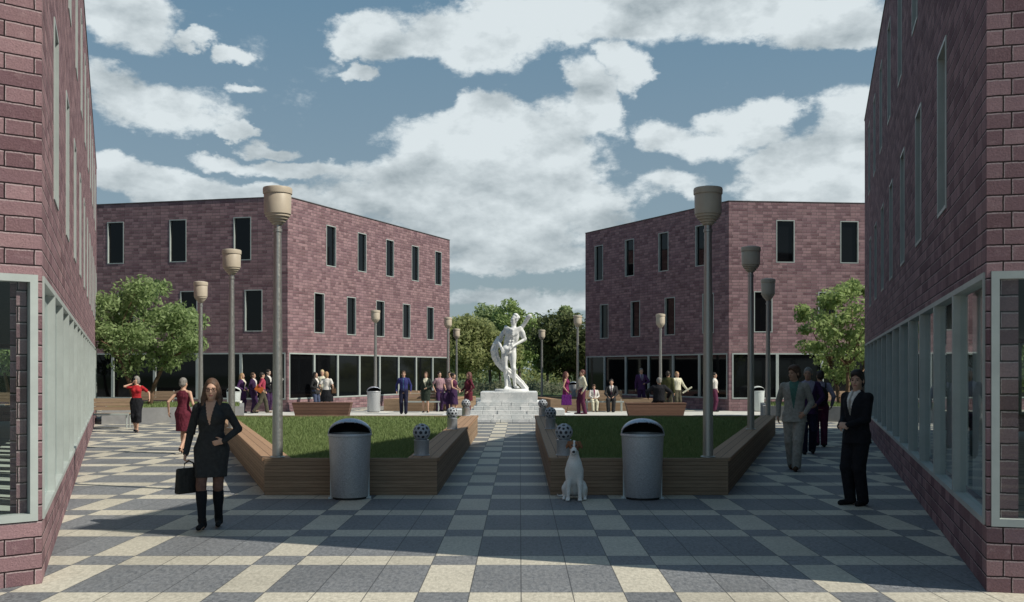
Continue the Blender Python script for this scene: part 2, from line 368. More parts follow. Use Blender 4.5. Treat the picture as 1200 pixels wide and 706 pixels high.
# ------------------------------------------------------------------ brick buildings
WT_ = .24; ROOF = 9.2; SILL = .52; HEAD = 2.54
def edge_frame(P, Q):
    P = Vector((P[0], P[1], 0)); Q = Vector((Q[0], Q[1], 0)); u = (Q - P); L = u.length; u.normalize(); n = Vector((u.y, -u.x, 0))
    return P, u, n, L
def bar(mb, fr, s0, s1, d0, d1, z0, z1):
    P, u, n, L = fr
    def q(s, d, z): p = P + u * s - n * d; return (p.x, p.y, z)
    mb.hexa([q(s0, d0, z0), q(s1, d0, z0), q(s1, d1, z0), q(s0, d1, z0), q(s0, d0, z1), q(s1, d0, z1), q(s1, d1, z1), q(s0, d1, z1)])
def framed(name, fr, s0, s1, z0, z1, root, off, mat, bw=.06, proud=.015, deep=.10, pane_d=.05):
    e = .002; s0 += e; s1 -= e; z0 += e; z1 -= e; m = MB()
    bar(m, fr, s0, s0 + bw, -proud, deep, z0, z1); bar(m, fr, s1 - bw, s1, -proud, deep, z0, z1)
    bar(m, fr, s0 + bw, s1 - bw, -proud, deep, z0, z0 + bw); bar(m, fr, s0 + bw, s1 - bw, -proud, deep, z1 - bw, z1)
    f = m.build(name, M['frame'], root, off)
    g = MB(); bar(g, fr, s0 + bw, s1 - bw, pane_d, pane_d + .012, z0 + bw, z1 - bw)
    if mat is M['glass']:                          # one thin sheet
        g = MB(); P, u, n, L = fr
        q = lambda s, z: tuple(P + u * s - n * pane_d + Vector((0, 0, z)))
        g.quad([q(s0 + bw, z0 + bw), q(s1 - bw, z0 + bw), q(s1 - bw, z1 - bw), q(s0 + bw, z1 - bw)])
    g.build("pane", mat, f, off)
    return f
def building(name, label, poly, faces, glassy):
    cx = sum(p[0] for p in poly) / len(poly); cy = sum(p[1] for p in poly) / len(poly); off = (cx, cy, 0)
    root = thing(name, label, 'building', off)
    wall = MB(); run = 0.0
    for i, fc in enumerate(faces):
        P, Q = poly[i], poly[(i + 1) % len(poly)]; fr = edge_frame(P, Q); Pv, u, n, L = fr
        wins = fc.get('wins', []); pier = fc.get('pier', .18)
        holes = [(a, b, c, d) for a, b, c, d in wins if a > .3 and b < L - .3]
        gb = fc.get('bays', True); g0, g1 = fc.get('g', (pier, pier)); 
        if gb: holes.append((g0, L - g1, SILL, HEAD))
        ss = sorted({0.0, L} | {h[0] for h in holes} | {h[1] for h in holes}); zs = sorted({0.0, ROOF} | {h[2] for h in holes} | {h[3] for h in holes})
        def q(s, d, z): return tuple(Pv + u * s - n * d + Vector((0, 0, z)))
        for a in range(len(ss) - 1):
            for b in range(len(zs) - 1):
                s0, s1, z0, z1 = ss[a], ss[a + 1], zs[b], zs[b + 1]; ms, mz = (s0 + s1) / 2, (z0 + z1) / 2
                if any(h[0] < ms < h[1] and h[2] < mz < h[3] for h in holes): continue
                uv = [(run + s0, z0), (run + s1, z0), (run + s1, z1), (run + s0, z1)]
                wall.quad([q(s0, 0, z0), q(s1, 0, z0), q(s1, 0, z1), q(s0, 0, z1)], uv)
                t0, t1 = max(s0, WT_), min(s1, L - WT_)
                if t1 > t0: wall.quad([q(t1, WT_, z0), q(t0, WT_, z0), q(t0, WT_, z1), q(t1, WT_, z1)], [(run + t1, z0), (run + t0, z0), (run + t0, z1), (run + t1, z1)])
        for (a, b, c, d) in holes:
            wall.quad([q(a, 0, c), q(a, 0, d), q(a, WT_, d), q(a, WT_, c)], [(0, c), (0, d), (WT_, d), (WT_, c)])
            wall.quad([q(b, 0, c), q(b, WT_, c), q(b, WT_, d), q(b, 0, d)], [(0, c), (WT_, c), (WT_, d), (0, d)])
            wall.quad([q(a, 0, c), q(a, WT_, c), q(b, WT_, c), q(b, 0, c)], [(a, 0), (a, WT_), (b, WT_), (b, 0)])
            wall.quad([q(a, 0, d), q(b, 0, d), q(b, WT_, d), q(a, WT_, d)], [(a, 0), (b, 0), (b, WT_), (a, WT_)])
        for (a, b, c, d) in holes[:len(holes) - (1 if gb else 0)]:
            framed('window', fr, a, b, c, d, root, off, M['pane'], .038, .012, .12, .09)
        if gb:
            bw = fc.get('bay', 1.92); s = g0
            first = fc.get('from_end', False)
            br = [g0]
            while br[-1] + bw * 1.5 < L - g1: br.append(br[-1] + bw)
            br.append(L - g1)
            if first: br = [L - x for x in br][::-1]; br[0] = g0; br[-1] = L - g1
            for k in range(len(br) - 1):
                framed('window_bay', fr, br[k], br[k + 1], SILL, HEAD, root, off, M['glass'] if glassy else M['pane'], fc.get('mull', .06), .015, .10, .05)
        run += L
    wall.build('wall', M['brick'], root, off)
    def inset(d):
        c = Vector((cx, cy)); return [tuple(c + (Vector(p) - c) * (1 - d / (Vector(p) - c).length)) for p in poly]
    MB().prism(inset(.45), ROOF - .35, ROOF - .2).build('roof', M['slab'], root, off)
    cp = MB(); po, pi_ = inset(-.03), inset(.30)
    for k in range(len(poly)):
        k2 = (k + 1) % len(poly); q4 = [po[k], po[k2], pi_[k2], pi_[k]]
        cp.hexa([(p[0], p[1], ROOF + .002) for p in q4] + [(p[0], p[1], ROOF + .032) for p in q4])
    cp.build('coping', M['slab'], root, off)
    MB().prism(inset(.5), .012, .05).build('interior_floor', M['intfloor'] if glassy else M['ceil'], root, off)
    MB().prism(inset(.5), HEAD + .12, HEAD + .3).build('ceiling', M['ceil'], root, off)
    return root, off
def wrow(t0, n, step, z0, z1, L=None, w=.8):
    out = []
    for k in range(n):
        t = t0 + k * step
        if L is not None: t = L - t
        out.append((t - w / 2, t + w / 2, z0, z1))
    return out
Z2 = (3.45, 5.26); Z3 = (6.53, 8.41)
def dist(a, b): return math.hypot(a[0] - b[0], a[1] - b[1])
# far left
pl = [(-31.6, 48.0), (-9.92, 42.9), (-3.99, 57.2), (-25, 68)]
L0 = dist(pl[0], pl[1])
building('brick_building', 'three storey purple brick building behind the left planter, right face sunlit', pl, [
    dict(wins=wrow(1.60, 6, 3.11, *Z2, L0, .84) + wrow(2.13, 6, 3.11, *Z3, L0, .84), from_end=True, bay=2.1, pier=.10),
    dict(wins=wrow(2.38, 5, 2.68, *Z2) + wrow(3.34, 5, 2.68, *Z3), bay=1.90, pier=.10),
    dict(wins=[]), dict(wins=[])], False)
# far right
pr = [(3.56, 54.35), (9.18, 44.03), (31.1, 46.2), (28, 68)]
L1 = dist(pr[0], pr[1])
building('brick_building', 'three storey purple brick building behind the right planter, left face in shade', pr, [
    dict(wins=wrow(1.42, 4, 2.83, *Z2, L1) + wrow(1.93, 4, 2.83, *Z3, L1), from_end=True, bay=1.96, pier=.10),
    dict(wins=wrow(1.55, 7, 2.93, *Z2, None, .84) + wrow(2.56, 7, 2.93, *Z3, None, .84), bay=2.05, pier=.14),
    dict(wins=[]), dict(wins=[])], False)
# near left
nl = [(-14.66, -.74), (-3.936, 8.265), (-15.6, 37.0), (-29, 19)]
L2 = dist(nl[1], nl[2])
rl, ol = building('brick_building', 'near brick building at the left edge, sunlit long wall over pale glazing', nl, [
    dict(wins=[], bay=2.4, from_end=True, g=(.3, .03), mull=.06),
    dict(wins=wrow(2.2, 11, 2.8, *Z2) + wrow(2.95, 10, 2.8, *Z3), bay=1.72, g=(.07, .3), mull=.05),
    dict(wins=[], bay=2.4), dict(wins=[], bay=2.4)], True)
# near right
nr = [(10.28, 29.9), (3.70, 7.95), (17.28, 4.55), (23.5, 25.5)]
L3 = dist(nr[0], nr[1])
rr, orr = building('brick_building', 'near brick building at the right edge, shaded wall beside the man in black', nr, [
    dict(wins=wrow(3.03, 7, 2.72, *Z2, L3) + wrow(3.57, 7, 2.72, *Z3, L3), bay=1.72, from_end=True, g=(.3, .07), mull=.05),
    dict(wins=[], bay=2.4, g=(.03, .3), mull=.06),
    dict(wins=[], bay=2.4), dict(wins=[], bay=2.4)], True)
def inner(root, off, C, E, Fp):
    """brick corner pier and the pale upright blinds behind the long glazed wall"""
    C = Vector((*C, 0)); a = (Vector((*E, 0)) - C); L = a.length; a.normalize(); b = (Vector((*Fp, 0)) - C).normalized()
    o = (a + b) * .085; m = MB(); w_ = .115
    c = [C + o, C + o + a * w_, C + o + a * w_ + b * w_, C + o + b * w_]
    if (c[1] - c[0]).cross(c[2] - c[0]).z < 0: c = [c[0], c[3], c[2], c[1]]
    for k in range(4):
        p, q = c[k], c[(k + 1) % 4]; l = (q - p).length
        m.quad([(p.x, p.y, .05), (q.x, q.y, .05), (q.x, q.y, 2.66), (p.x, p.y, 2.66)], [(k * .33, 0), (k * .33 + l, 0), (k * .33 + l, 2.6), (k * .33, 2.6)])
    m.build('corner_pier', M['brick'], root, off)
    s = 1.25; nrm = b - a * b.dot(a); nrm.normalize()
    while s < L - 1:
        m = MB(); p = C + a * s + nrm * .30; q = p + a * .62; r_ = q + nrm * .03; t_ = p + nrm * .03
        cc = [p, q, r_, t_]
        if (q - p).cross(r_ - p).z < 0: cc = [q, p, t_, r_]
        m.hexa([(v.x, v.y, .052) for v in cc] + [(v.x, v.y, 2.655) for v in cc]); m.build('blind', M['blind'], root, off)
        s += 1.15
inner(rl, ol, nl[1], nl[2], nl[0]); inner(rr, orr, nr[1], nr[0], nr[2])
# ------------------------------------------------------------------ wooden planters with lawns
PH = .523
def planter(label, fl, fr_, bl, br_, wl, wr, cat='planter'):
    """corner points on the ground: front left, front right, back left, back right; wl/wr seat widths of the sides"""
    fl, fr_, bl, br_ = [Vector((p[0], p[1], 0)) for p in (fl, fr_, bl, br_)]
    c = (fl + fr_ + bl + br_) / 4; c.z = 0
    root = thing('wooden_planter', label, cat, c)
    def inn(a, b, w):                             # shift line a-b to its left by w
        d = (b - a).normalized(); n = Vector((-d.y, d.x, 0)); return a + n * w, b + n * w
    th = .06
    def panel(name, a, b, z0, z1, w, mat=M['wood'], ov=.0):
        a2, b2 = inn(a, b, w); m = MB()
        m.hexa([(*a.xy, z0), (*b.xy, z0), (*b2.xy, z0), (*a2.xy, z0), (*a.xy, z1), (*b.xy, z1), (*b2.xy, z1), (*a2.xy, z1)])
        return m.build(name, mat, root, c)
    e = .004
    def seat(name, a, b, w, trim0, trim1):
        a2, b2 = inn(a, b, w); d = (b - a).normalized(); o = -Vector((-d.y, d.x, 0)) * .025
        # mitre the inner corners against front and back lines
        def on_line(p, q, l0, l1):
            dd = (q - p).normalized(); ld = (l1 - l0); den = dd.x * ld.y - dd.y * ld.x; t = ((l0.x - p.x) * ld.y - (l0.y - p.y) * ld.x) / den
            return p + dd * t
        P0, P1 = on_line(a + o, b + o, *trim0), on_line(a + o, b + o, *trim1); Q0, Q1 = on_line(a2, b2, *trim0), on_line(a2, b2, *trim1)
        m = MB(); L = (P1 - P0).length
        m.quad([(*P0.xy, PH), (*P1.xy, PH), (*Q1.xy, PH), (*Q0.xy, PH)], [(0.001, 0), (0.001, L), (w, L), (w, 0)])
        m.quad([(*Q0.xy, PH - .05), (*Q1.xy, PH - .05), (*P1.xy, PH - .05), (*P0.xy, PH - .05)], [(0, 0), (0, 1), (w, 1), (w, 0)])
        for p, q in ((P0, P1), (P1, Q1), (Q1, Q0), (Q0, P0)):
            l = (q - p).length
            m.quad([(*p.xy, PH - .05), (*q.xy, PH - .05), (*q.xy, PH), (*p.xy, PH)], [(.03, 0), (.03, l), (.08, l), (.08, 0)])
        return m.build(name, M['wood_top'], root, c)
    # order ccw: fl -> fr -> br -> bl
    panel('front_panel', fl, fr_, .0, PH - .004, th); panel('back_panel', br_, bl, .0, PH - .004, th)
    panel('side_panel', fr_ + Vector((0, th + .002, 0)), br_ - Vector((0, th + .002, 0)), 0, PH - .052, th)
    panel('side_panel', bl - Vector((0, th + .002, 0)), fl + Vector((0, th + .002, 0)), 0, PH - .052, th)
    t0 = (fl + Vector((0, th + .004, 0)), fr_ + Vector((0, th + .004, 0))); t1 = (bl - Vector((0, th + .004, 0)), br_ - Vector((0, th + .004, 0)))
    seat('seat', fr_, br_, wr, t0, t1); seat('seat', bl, fl, wl, t1, t0)
    # turf inside
    i0, i1 = fl + Vector((th + .3, th + .01, 0)), fr_ + Vector((-th - .3, th + .01, 0)); j0, j1 = bl + Vector((wl * .8, -th - .01, 0)), br_ + Vector((-wr * .8, -th - .01, 0))
    MB().prism([i0.xy, i1.xy, j1.xy, j0.xy], .2, PH - .075).build('turf', M['soil'], root, c)
    return (fl, fr_, bl, br_, wl, wr)
def blades(name, pl, n, z=PH - .08):
    fl, fr_, bl, br_, wl, wr = pl; P = []
    v = RNG.random(n) ** 1.25; 
    Yv = fl.y + .08 + v * (bl.y - fl.y - .2)
    tt = (Yv - fl.y) / (bl.y - fl.y)
    xl = fl.x + (bl.x - fl.x) * tt + wl + .03; xr = fr_.x + (br_.x - fr_.x) * tt - wr - .03
    Xv = xl + RNG.random(n) * (xr - xl)
    a = RNG.random(n) * 6.283; wd = .004 + .004 * RNG.random(n) + .00035 * (Yv - fl.y); hh = .055 + .05 * RNG.random(n)
    lx = RNG.normal(0, .028, n); ly = RNG.normal(0, .028, n)
    V = np.empty((n, 3, 3))
    V[:, 0] = np.stack([Xv - wd * np.cos(a), Yv - wd * np.sin(a), np.full(n, z)], 1)
    V[:, 1] = np.stack([Xv + wd * np.cos(a), Yv + wd * np.sin(a), np.full(n, z)], 1)
    V[:, 2] = np.stack([Xv + lx, Yv + ly, z + hh], 1)
    me = raw_mesh(name, V.reshape(-1, 3), np.arange(n * 3).reshape(-1, 3)); me.materials.append(M['grass'])
    o = link(name, me); tag(o, None, None, None, 'stuff'); return o
def raw_mesh(name, V, Fa):
    me = bpy.data.meshes.new(name); n = len(Fa); k = Fa.shape[1]
    me.vertices.add(len(V)); me.vertices.foreach_set('co', np.asarray(V, dtype=np.float32).ravel())
    me.loops.add(n * k); me.loops.foreach_set('vertex_index', np.asarray(Fa, dtype=np.int32).ravel())
    me.polygons.add(n); me.polygons.foreach_set('loop_start', np.arange(0, n * k, k, dtype=np.int32))
    me.update(calc_edges=True); me.validate(); return me
BY = 27.8
p1 = planter('long wooden planter with lawn beside the woman in black, left of the central walkway', (-3.60, 14.15), (-1.165, 14.15), (-8.35, BY), (-1.165, BY), .36, .42)
p2 = planter('long wooden planter with lawn behind the sitting dog, in shade right of the walkway', (.435, 14.15), (2.94, 14.15), (.435, BY), (7.07, BY), .42, .36)
tag(blades('grass', p1, 60000), 'sunlit short green grass filling the left wooden planter', 'grass'); tag(blades('grass', p2, 50000), 'shaded short green grass filling the right wooden planter', 'grass')
planter('far wooden planter behind the bench with the woman in green', (-5.95, 43.9), (-3.15, 43.9), (-5.2, 46.3), (-2.2, 49.5), .36, .36)
planter('far wooden planter behind the bench with the seated man and child', (1.35, 43.9), (6.1, 43.9), (.4, 49.5), (5.6, 46.2), .36, .36)
# ------------------------------------------------------------------ lamps
def make_lamp(label):
    r = thing('street_lamp', label, 'street lamp', (0, 0, 0), 0, 'tall lamps with bucket shaped heads')
    MB().lathe([(.105, 0), (.105, .012), (.092, .02)], 24).build('base_plate', M['pole'], r, smooth=True)
    MB().lathe([(.074, .02), (.070, .8), (.052, 3.36)], 24).build('pole', M['pole'], r, smooth=True)
    MB().lathe([(.058, 3.20), (.064, 3.205), (.064, 3.24), (.058, 3.245)], 20).build('collar', M['pole'], r, smooth=True)
    hd = MB().lathe([(.06, 3.30), (.085, 3.315), (.085, 3.335), (.115, 3.345), (.115, 3.37), (.145, 3.382), (.145, 3.405), (.172, 3.418), (.172, 3.445), (.188, 3.455), (.192, 3.74), (.186, 3.75)], 40).build('lamp_head', M['lamp'], r, smooth=True)
    MB().lathe([(.190, 3.735), (.204, 3.742), (.206, 3.80), (.200, 3.826), (.19, 3.832), (.10, 3.85), (.0, 3.858)], 40, cap=False).build('rim', M['lamp'], hd, smooth=True)
    return r
LAMPS = [((-3.44, 14.26), PH, 'tall beige headed lamp on the left planter, nearest the woman in black'),
    ((-6.20, 21.6), PH, 'middle lamp of three along the left planter, between the trash can tops and the tree'),
    ((-9.25, 29.1), 0, 'farthest lamp of the left planter row, standing against the round green tree'),
    ((2.68, 14.28), PH, 'tall beige headed lamp on the right planter, right of the shaded trash can'),
    ((4.86, 21.1), PH, 'middle lamp of the right planter row, just left of the walking man in grey'),
    ((6.98, 28.2), 0, 'farthest lamp of the right planter row, in front of the sunlit brick wall'),
    (xat(440, 43.2), 43.2, 'lamp before the dark glazing above the far trash can on the left'),
    (xat(525, 48.9), 48.9, 'lamp against the right end of the far left brick building'),
    (xat(535, 58), 58, 'small distant lamp just past the end of the far left brick building'),
    (xat(635, 59.5), 59.5, 'distant lamp in front of the dark tree beside the statue'),
    (xat(677, 47.2), 47.2, 'lamp at the left end of the far right brick building, behind the man in white'),
    (xat(774, 42.9), 42.9, 'lamp before the shaded brick wall above the man seated in black')]
l0 = None
for i, (a, b, lab) in enumerate(LAMPS):
    loc = (a[0], a[1], b) if isinstance(a, tuple) else (a, b, PH if 43 < b < 50 else .3)
    if loc[2] == 0: loc = (loc[0], loc[1], .0)
    if l0 is None: l0 = make_lamp(lab); l0.location = loc
    else:
        c = dup(l0, loc, random.uniform(0, 3), lab)
        if loc[2] == 0.0: c.scale = (1, 1, 1.13)
        elif loc[2] == .3: c.location.z = 0; c.scale = (1, 1, 1.09)
# ------------------------------------------------------------------ trash cans
def make_can(label, pale=False):
    r = thing('trash_can', label, 'trash can', (0, 0, 0), 0, 'round trash cans with hooded tops')
    cm, hm = (M['palecan'], M['palecan']) if pale else (M['can'], M['hood'])
    b = MB().lathe([(.245, .03), (.250, .036), (.288, .855), (.300, .862), (.303, .885), (.296, .896)], 48, cap=False)
    b.lathe([(.285, .895), (.27, .70)], 48, cap=False); b.build('body', cm, r, smooth=True)
    MB().lathe([(.235, .0), (.235, .035)], 40).build('base_ring', M['black'], r, smooth=True)
    MB().lathe([(.276, .78), (.0, .781)], 40, cap=False).build('liner', M['black'], r, smooth=True)
    # hood: shell of a low dome, open toward the front
    me = MB(); nu, nv = 96, 24
    def P(u, v, rr=1.0):
        a = 2 * math.pi * u / nu; t = (math.pi / 2) * v / nv; return (.297 * rr * math.cos(t) * math.cos(a), .297 * rr * math.cos(t) * math.sin(a), .896 + .205 * rr * math.sin(t))
    for u in range(nu):
        for v in range(nv):
            a = 2 * math.pi * (u + .5) / nu; t = (math.pi / 2) * (v + .5) / nv
            fx = math.cos(t) * math.cos(a); fy = math.cos(t) * math.sin(a); fz = math.sin(t)
            if fy < 0 and fz < .80 * math.sqrt(max(0, 1 - (fx / .985) ** 2)): continue
            pts = [P(u, v), P(u + 1, v), P(u + 1, v + 1), P(u, v + 1)]
            if v == nv - 1: pts = pts[:3]
            me.quad(pts)
    o = me.build('hood', [hm, M['black']], r, smooth='all'); bmm = bmesh.new(); bmm.from_mesh(o.data); bmesh.ops.remove_doubles(bmm, verts=bmm.verts, dist=.0005); bmm.to_mesh(o.data); bmm.free()
    sd = o.modifiers.new('shell', 'SOLIDIFY'); sd.thickness = .014; sd.material_offset = 1; sd.material_offset_rim = 0
    for s in (-1, 1):
        m = MB(); m.box(s * .255 - .012, s * .255 + .012, -.02, .06, .0, .60); m.box(s * .24 - .05, s * .24 + .05, -.06, .06, .0, .022)
        m.build('foot_bracket', M['palecan'], r, bevel=.004)
    return r
c0 = make_can('steel trash can with domed hood against the left planter front'); c0.location = (xat(410, 13.80), 13.80, 0); c0.rotation_euler = (0, 0, R(6))
dup(c0, (xat(753, 13.78), 13.78, 0), R(-4), 'steel trash can with domed hood beside the dog, against the right planter')
dup(c0, (xat(438, 42.5), 42.5, 0), R(20), 'small distant steel trash can left of the man in a blue shirt')
dup(c0, (xat(672, 62), 62, 0), R(0), 'distant blue grey trash can under the dark tree, behind the woman in magenta')
c1 = make_can('pale trash can behind the shoulder of the woman in black, left of the purple coat', True); c1.location = (xat(274, 41.6), 41.6, 0)
dup(c1, (xat(243, 42.2), 42.2, 0), R(-10), 'pale trash can mostly hidden between the burgundy dress and the lamp pole')
dup(c1, (xat(888, 43.4), 43.4, 0), R(10), 'pale bluish trash can beside lamp poles in front of the far right building')
# paper notice on the pale can: a white box bin in front of it, and a white block further left
w_ = thing('box_bin', 'low white box bin in front of the pale trash can by the purple coat', 'bin', (xat(276, 40.6), 40.6, 0))
MB().box(-.22, .22, -.16, .16, .03, .50).build('box', M['white'], w_, bevel=.015); MB().box(-.23, .23, -.17, .17, .50, .54).build('lid', M['white'], w_, bevel=.01)
m = MB(); m.box(-.19, -.05, -.168, -.161, .24, .44); m.build('notice', plain('blue_print', (.10, .13, .28), .6, .6, 25.0), w_)
w_ = thing('concrete_block', 'white concrete block seat behind the woman in the burgundy dress', 'block seat', (xat(204, 34.4), 34.4, 0))
MB().box(-.24, .24, -.24, .24, .0, .46).build('block', M['white'], w_, bevel=.02); MB().box(-.25, .25, -.25, .25, .46, .50).build('top_slab', M['white'], w_, bevel=.012)
# ------------------------------------------------------------------ bollards with pierced ball tops
def make_bollard(label):
    r = thing('bollard_light', label, 'bollard light', (0, 0, 0), 0, 'short bollards with pierced ball tops')
    MB().lathe([(.120, 0), (.120, .012), (.108, .016), (.108, .205), (.112, .21), (.112, .225), (.07, .232)], 32).build('post', M['bollard'], r, smooth=True)
    bm = bmesh.new(); bmesh.ops.create_icosphere(bm, subdivisions=3, radius=.128)
    me = bpy.data.meshes.new('t'); 
    # dual of a coarser sphere: round holes
    b2 = bmesh.new(); bmesh.ops.create_icosphere(b2, subdivisions=2, radius=.128); b2.verts.ensure_lookup_table()
    mb = MB()
    for v in b2.verts:
        n = v.co.normalized(); ring = [f.calc_center_median().normalized() * .128 for f in v.link_faces]
        a = n.orthogonal().normalized(); b = n.cross(a); ring.sort(key=lambda p: math.atan2(p.dot(b), p.dot(a)))
        k = len(ring); inner_ = [(p * .60 + n * .128 * .40).normalized() * .128 for p in ring]
        deep = [p * .93 for p in inner_]
        for i in range(k):
            j = (i + 1) % k
            mb.quad([ring[i], ring[j], inner_[j], inner_[i]]); mb.quad([inner_[i], inner_[j], deep[j], deep[i]])
    mb.v = [(p[0], p[1], p[2] + .335) for p in mb.v]
    mb.build('ball_lattice', M['ball'], r)
    MB().lathe([(.002, -.112)] + [(.112 * math.cos(t), .112 * math.sin(t)) for t in [R(x) for x in range(-75, 90, 15)]] + [(.002, .112)], 20, (0, 0, .335)).build('core', M['navy'], r, smooth=True)
    bm.free(); b2.free(); bpy.data.meshes.remove(me); return r
b0 = make_bollard('ball topped bollard on the front corner of the left planter, nearest the walkway'); b0.location = (xat(494, 14.62), 14.62, PH)
for px, Y, lab in ((530, 21.2, 'second ball topped bollard along the left planter edge'), (546, 27.4, 'ball topped bollard at the far end of the left planter, before the burgundy woman'),
    (661, 14.65, 'ball topped bollard on the right planter right behind the dog'), (645, 21.3, 'second ball topped bollard along the right planter edge'), (636, 27.3, 'ball topped bollard at the far end of the right planter, before the marble steps')):
    dup(b0, (xat(px, Y), Y, PH), random.uniform(0, 1), lab)
# ------------------------------------------------------------------ benches
def block_bench(label, x0, x1, Y):
    r = thing('wooden_bench', label, 'bench', ((x0 + x1) / 2, Y, 0)); w = (x1 - x0) / 2
    m = MB(); m.hexa([(-w + .12, -.24, 0), (w - .12, -.24, 0), (w - .12, .24, 0), (-w + .12, .24, 0), (-w, -.27, .50), (w, -.27, .50), (w, .27, .50), (-w, .27, .50)])
    m.build('base', M['darkwood'], r); MB().box(-w - .01, w + .01, -.28, .28, .502, .55).build('seat', M['darkwood'], r, bevel=.01)
block_bench('dark wooden block bench behind the left lawn, before the white top', xat(344, 38.4), xat(412, 38.4), 38.4)
block_bench('dark wooden block bench behind the right lawn, the man in black sits on it', xat(733, 38), xat(803, 38), 38.0)
def make_bench(label, L=1.55):
    r = thing('park_bench', label, 'bench', (0, 0, 0), 0, 'slatted benches with steel frames'); w = L / 2
    m = MB()
    for k in range(4): m.box(-w, w, -.24 + k * .115, -.24 + k * .115 + .10, .43, .46)
    m.build('seat', M['wood'], r, bevel=.006)
    m = MB()
    for k in range(3): m.hexa([(-w, .225 + k * .03, .54 + k * .125), (w, .225 + k * .03, .54 + k * .125), (w, .255 + k * .03, .54 + k * .125), (-w, .255 + k * .03, .54 + k * .125),
        (-w, .25 + k * .03, .655 + k * .125), (w, .25 + k * .03, .655 + k * .125), (w, .28 + k * .03, .655 + k * .125), (-w, .28 + k * .03, .655 + k * .125)])
    m.build('backrest', M['wood'], r, bevel=.006)
    m = MB(); m.box(-w - .02, w + .02, -.27, -.245, .40, .465); m.build('front_rail', M['frame'], r, bevel=.005)
    for s in (-1, 1):
        x = s * (w - .06)
        MB().tube([(x, -.20, 0), (x, -.20, .425)], .022, 8).build('leg', M['frame'], r); MB().tube([(x, .20, 0), (x, .22, .43), (x, .345, .93)], .022, 8).build('leg', M['frame'], r)
        MB().tube([(x, -.20, .405), (x, .215, .405)], .018, 8).build('side_rail', M['frame'], r)
    return r
q = make_bench('park bench left of the far burgundy group, with the woman in green in front', 1.6); q.location = (xat(494, 43.2), 43.2, 0)
dup(q, (xat(708, 43.2), 43.2, 0), 0, 'park bench on which the child and the man in a suit sit')
dup(q, (-12.75, 30.7, 0), R(8), 'park bench beside the near left building, left of the woman in red')
dup(q, (-15.2, 41.6, 0), R(-8), 'park bench beyond the raised lawn, behind the woman in red')
dup(q, (13.6, 41.8, 0), R(6), 'park bench beyond the right tree, between the backpack and the man in black')
dup(q, (-20.6, 39.0, 0), R(-8), 'park bench seen only through the corner glass of the near left building')
# ------------------------------------------------------------------ raised concrete lawns by the trees
def raised(label, poly, glabel):
    c = (sum(p[0] for p in poly) / len(poly), sum(p[1] for p in poly) / len(poly), 0)
    r = thing('concrete_planter', label, 'planter', c)
    n = len(poly); m = MB(); cc = Vector(c)
    inn = [cc + (Vector((*p, 0)) - cc) * (1 - .2 / (Vector((*p, 0)) - cc).length) for p in poly]
    for i in range(n):
        a, b = poly[i], poly[(i + 1) % n]; a2, b2 = inn[i], inn[(i + 1) % n]
        m.hexa([(*a, 0), (*b, 0), (b2.x, b2.y, 0), (a2.x, a2.y, 0), (*a, .52), (*b, .52), (b2.x, b2.y, .52), (a2.x, a2.y, .52)])
    m.build('kerb', M['concrete'], r, c)
    MB().prism([(p.x, p.y) for p in inn], .1, .50).build('turf', M['soil'], r, c)
    n = 14000; lo = np.min(np.array([p.xy for p in inn]), 0); hi = np.max(np.array([p.xy for p in inn]), 0)
    P = lo + RNG.random((n, 2)) * (hi - lo); keep = np.ones(n, bool)
    for i in range(len(inn)):
        a, b = inn[i], inn[(i + 1) % len(inn)]; keep &= ((b.x - a.x) * (P[:, 1] - a.y) - (b.y - a.y) * (P[:, 0] - a.x)) > .05
    P = P[keep]; k = len(P); a = RNG.random(k) * 6.28; wd = .012; hh = .06 + .06 * RNG.random(k)
    V = np.empty((k, 3, 3)); V[:, 0] = np.c_[P[:, 0] - wd * np.cos(a), P[:, 1] - wd * np.sin(a), np.full(k, .498)]; V[:, 1] = np.c_[P[:, 0] + wd * np.cos(a), P[:, 1] + wd * np.sin(a), np.full(k, .498)]
    V[:, 2] = np.c_[P[:, 0] + RNG.normal(0, .03, k), P[:, 1] + RNG.normal(0, .03, k), .498 + hh]
    me = raw_mesh('grass', V.reshape(-1, 3), np.arange(k * 3).reshape(-1, 3)); me.materials.append(M['grass']); tag(link('grass', me), glabel, 'grass', None, 'stuff')
raised('raised lawn with a grey concrete kerb under the left tree', [(-13.75, 33.0), (-9.6, 34.9), (-10.6, 38.6), (-16.0, 39.4)], 'grass on the raised lawn under the left tree')
raised('raised lawn with a grey concrete kerb under the right tree', [(8.6, 35.4), (12.05, 34.2), (14.6, 38.9), (9.4, 39.2)], 'grass on the raised lawn under the right tree')
# ------------------------------------------------------------------ marble pedestal
PC = Vector((-.37, 35.35, 0))
r = thing('marble_pedestal', 'stepped white marble pedestal with grey veins under the statue', 'pedestal', PC)
jr = random.Random(3)
for k in range(5):                                       # five rough ashlar courses, each block a little in or out
    hw = 1.50 - k * .10; z0, z1 = k * .14, (k + 1) * .14; m = MB()
    m.box(-hw + .03, hw - .03, -hw + .03, hw - .03, z0, z1 - .002)
    for side in range(4):
        s = -hw
        while s < hw - .05:
            e = min(hw, s + jr.uniform(.32, .62)); e = hw if hw - e < .2 else e; o = jr.uniform(-.012, .016); t_ = jr.uniform(-.006, .004)
            ca, sa = (1, 0, -1, 0)[side], (0, 1, 0, -1)[side]
            q = lambda u, v: (u * ca - v * sa, u * sa + v * ca)
            a0, a1 = s + .006, e - .006; v0, v1 = -hw - o, -hw + .14
            P4 = [q(a0, v0), q(a1, v0), q(a1, v1), q(a0, v1)]
            m.hexa([(*p, z0 + .004) for p in P4] + [(*p, z1 - .004 + t_) for p in P4]); s = e
    m.build('step', M['marble'], r, bevel=.012)
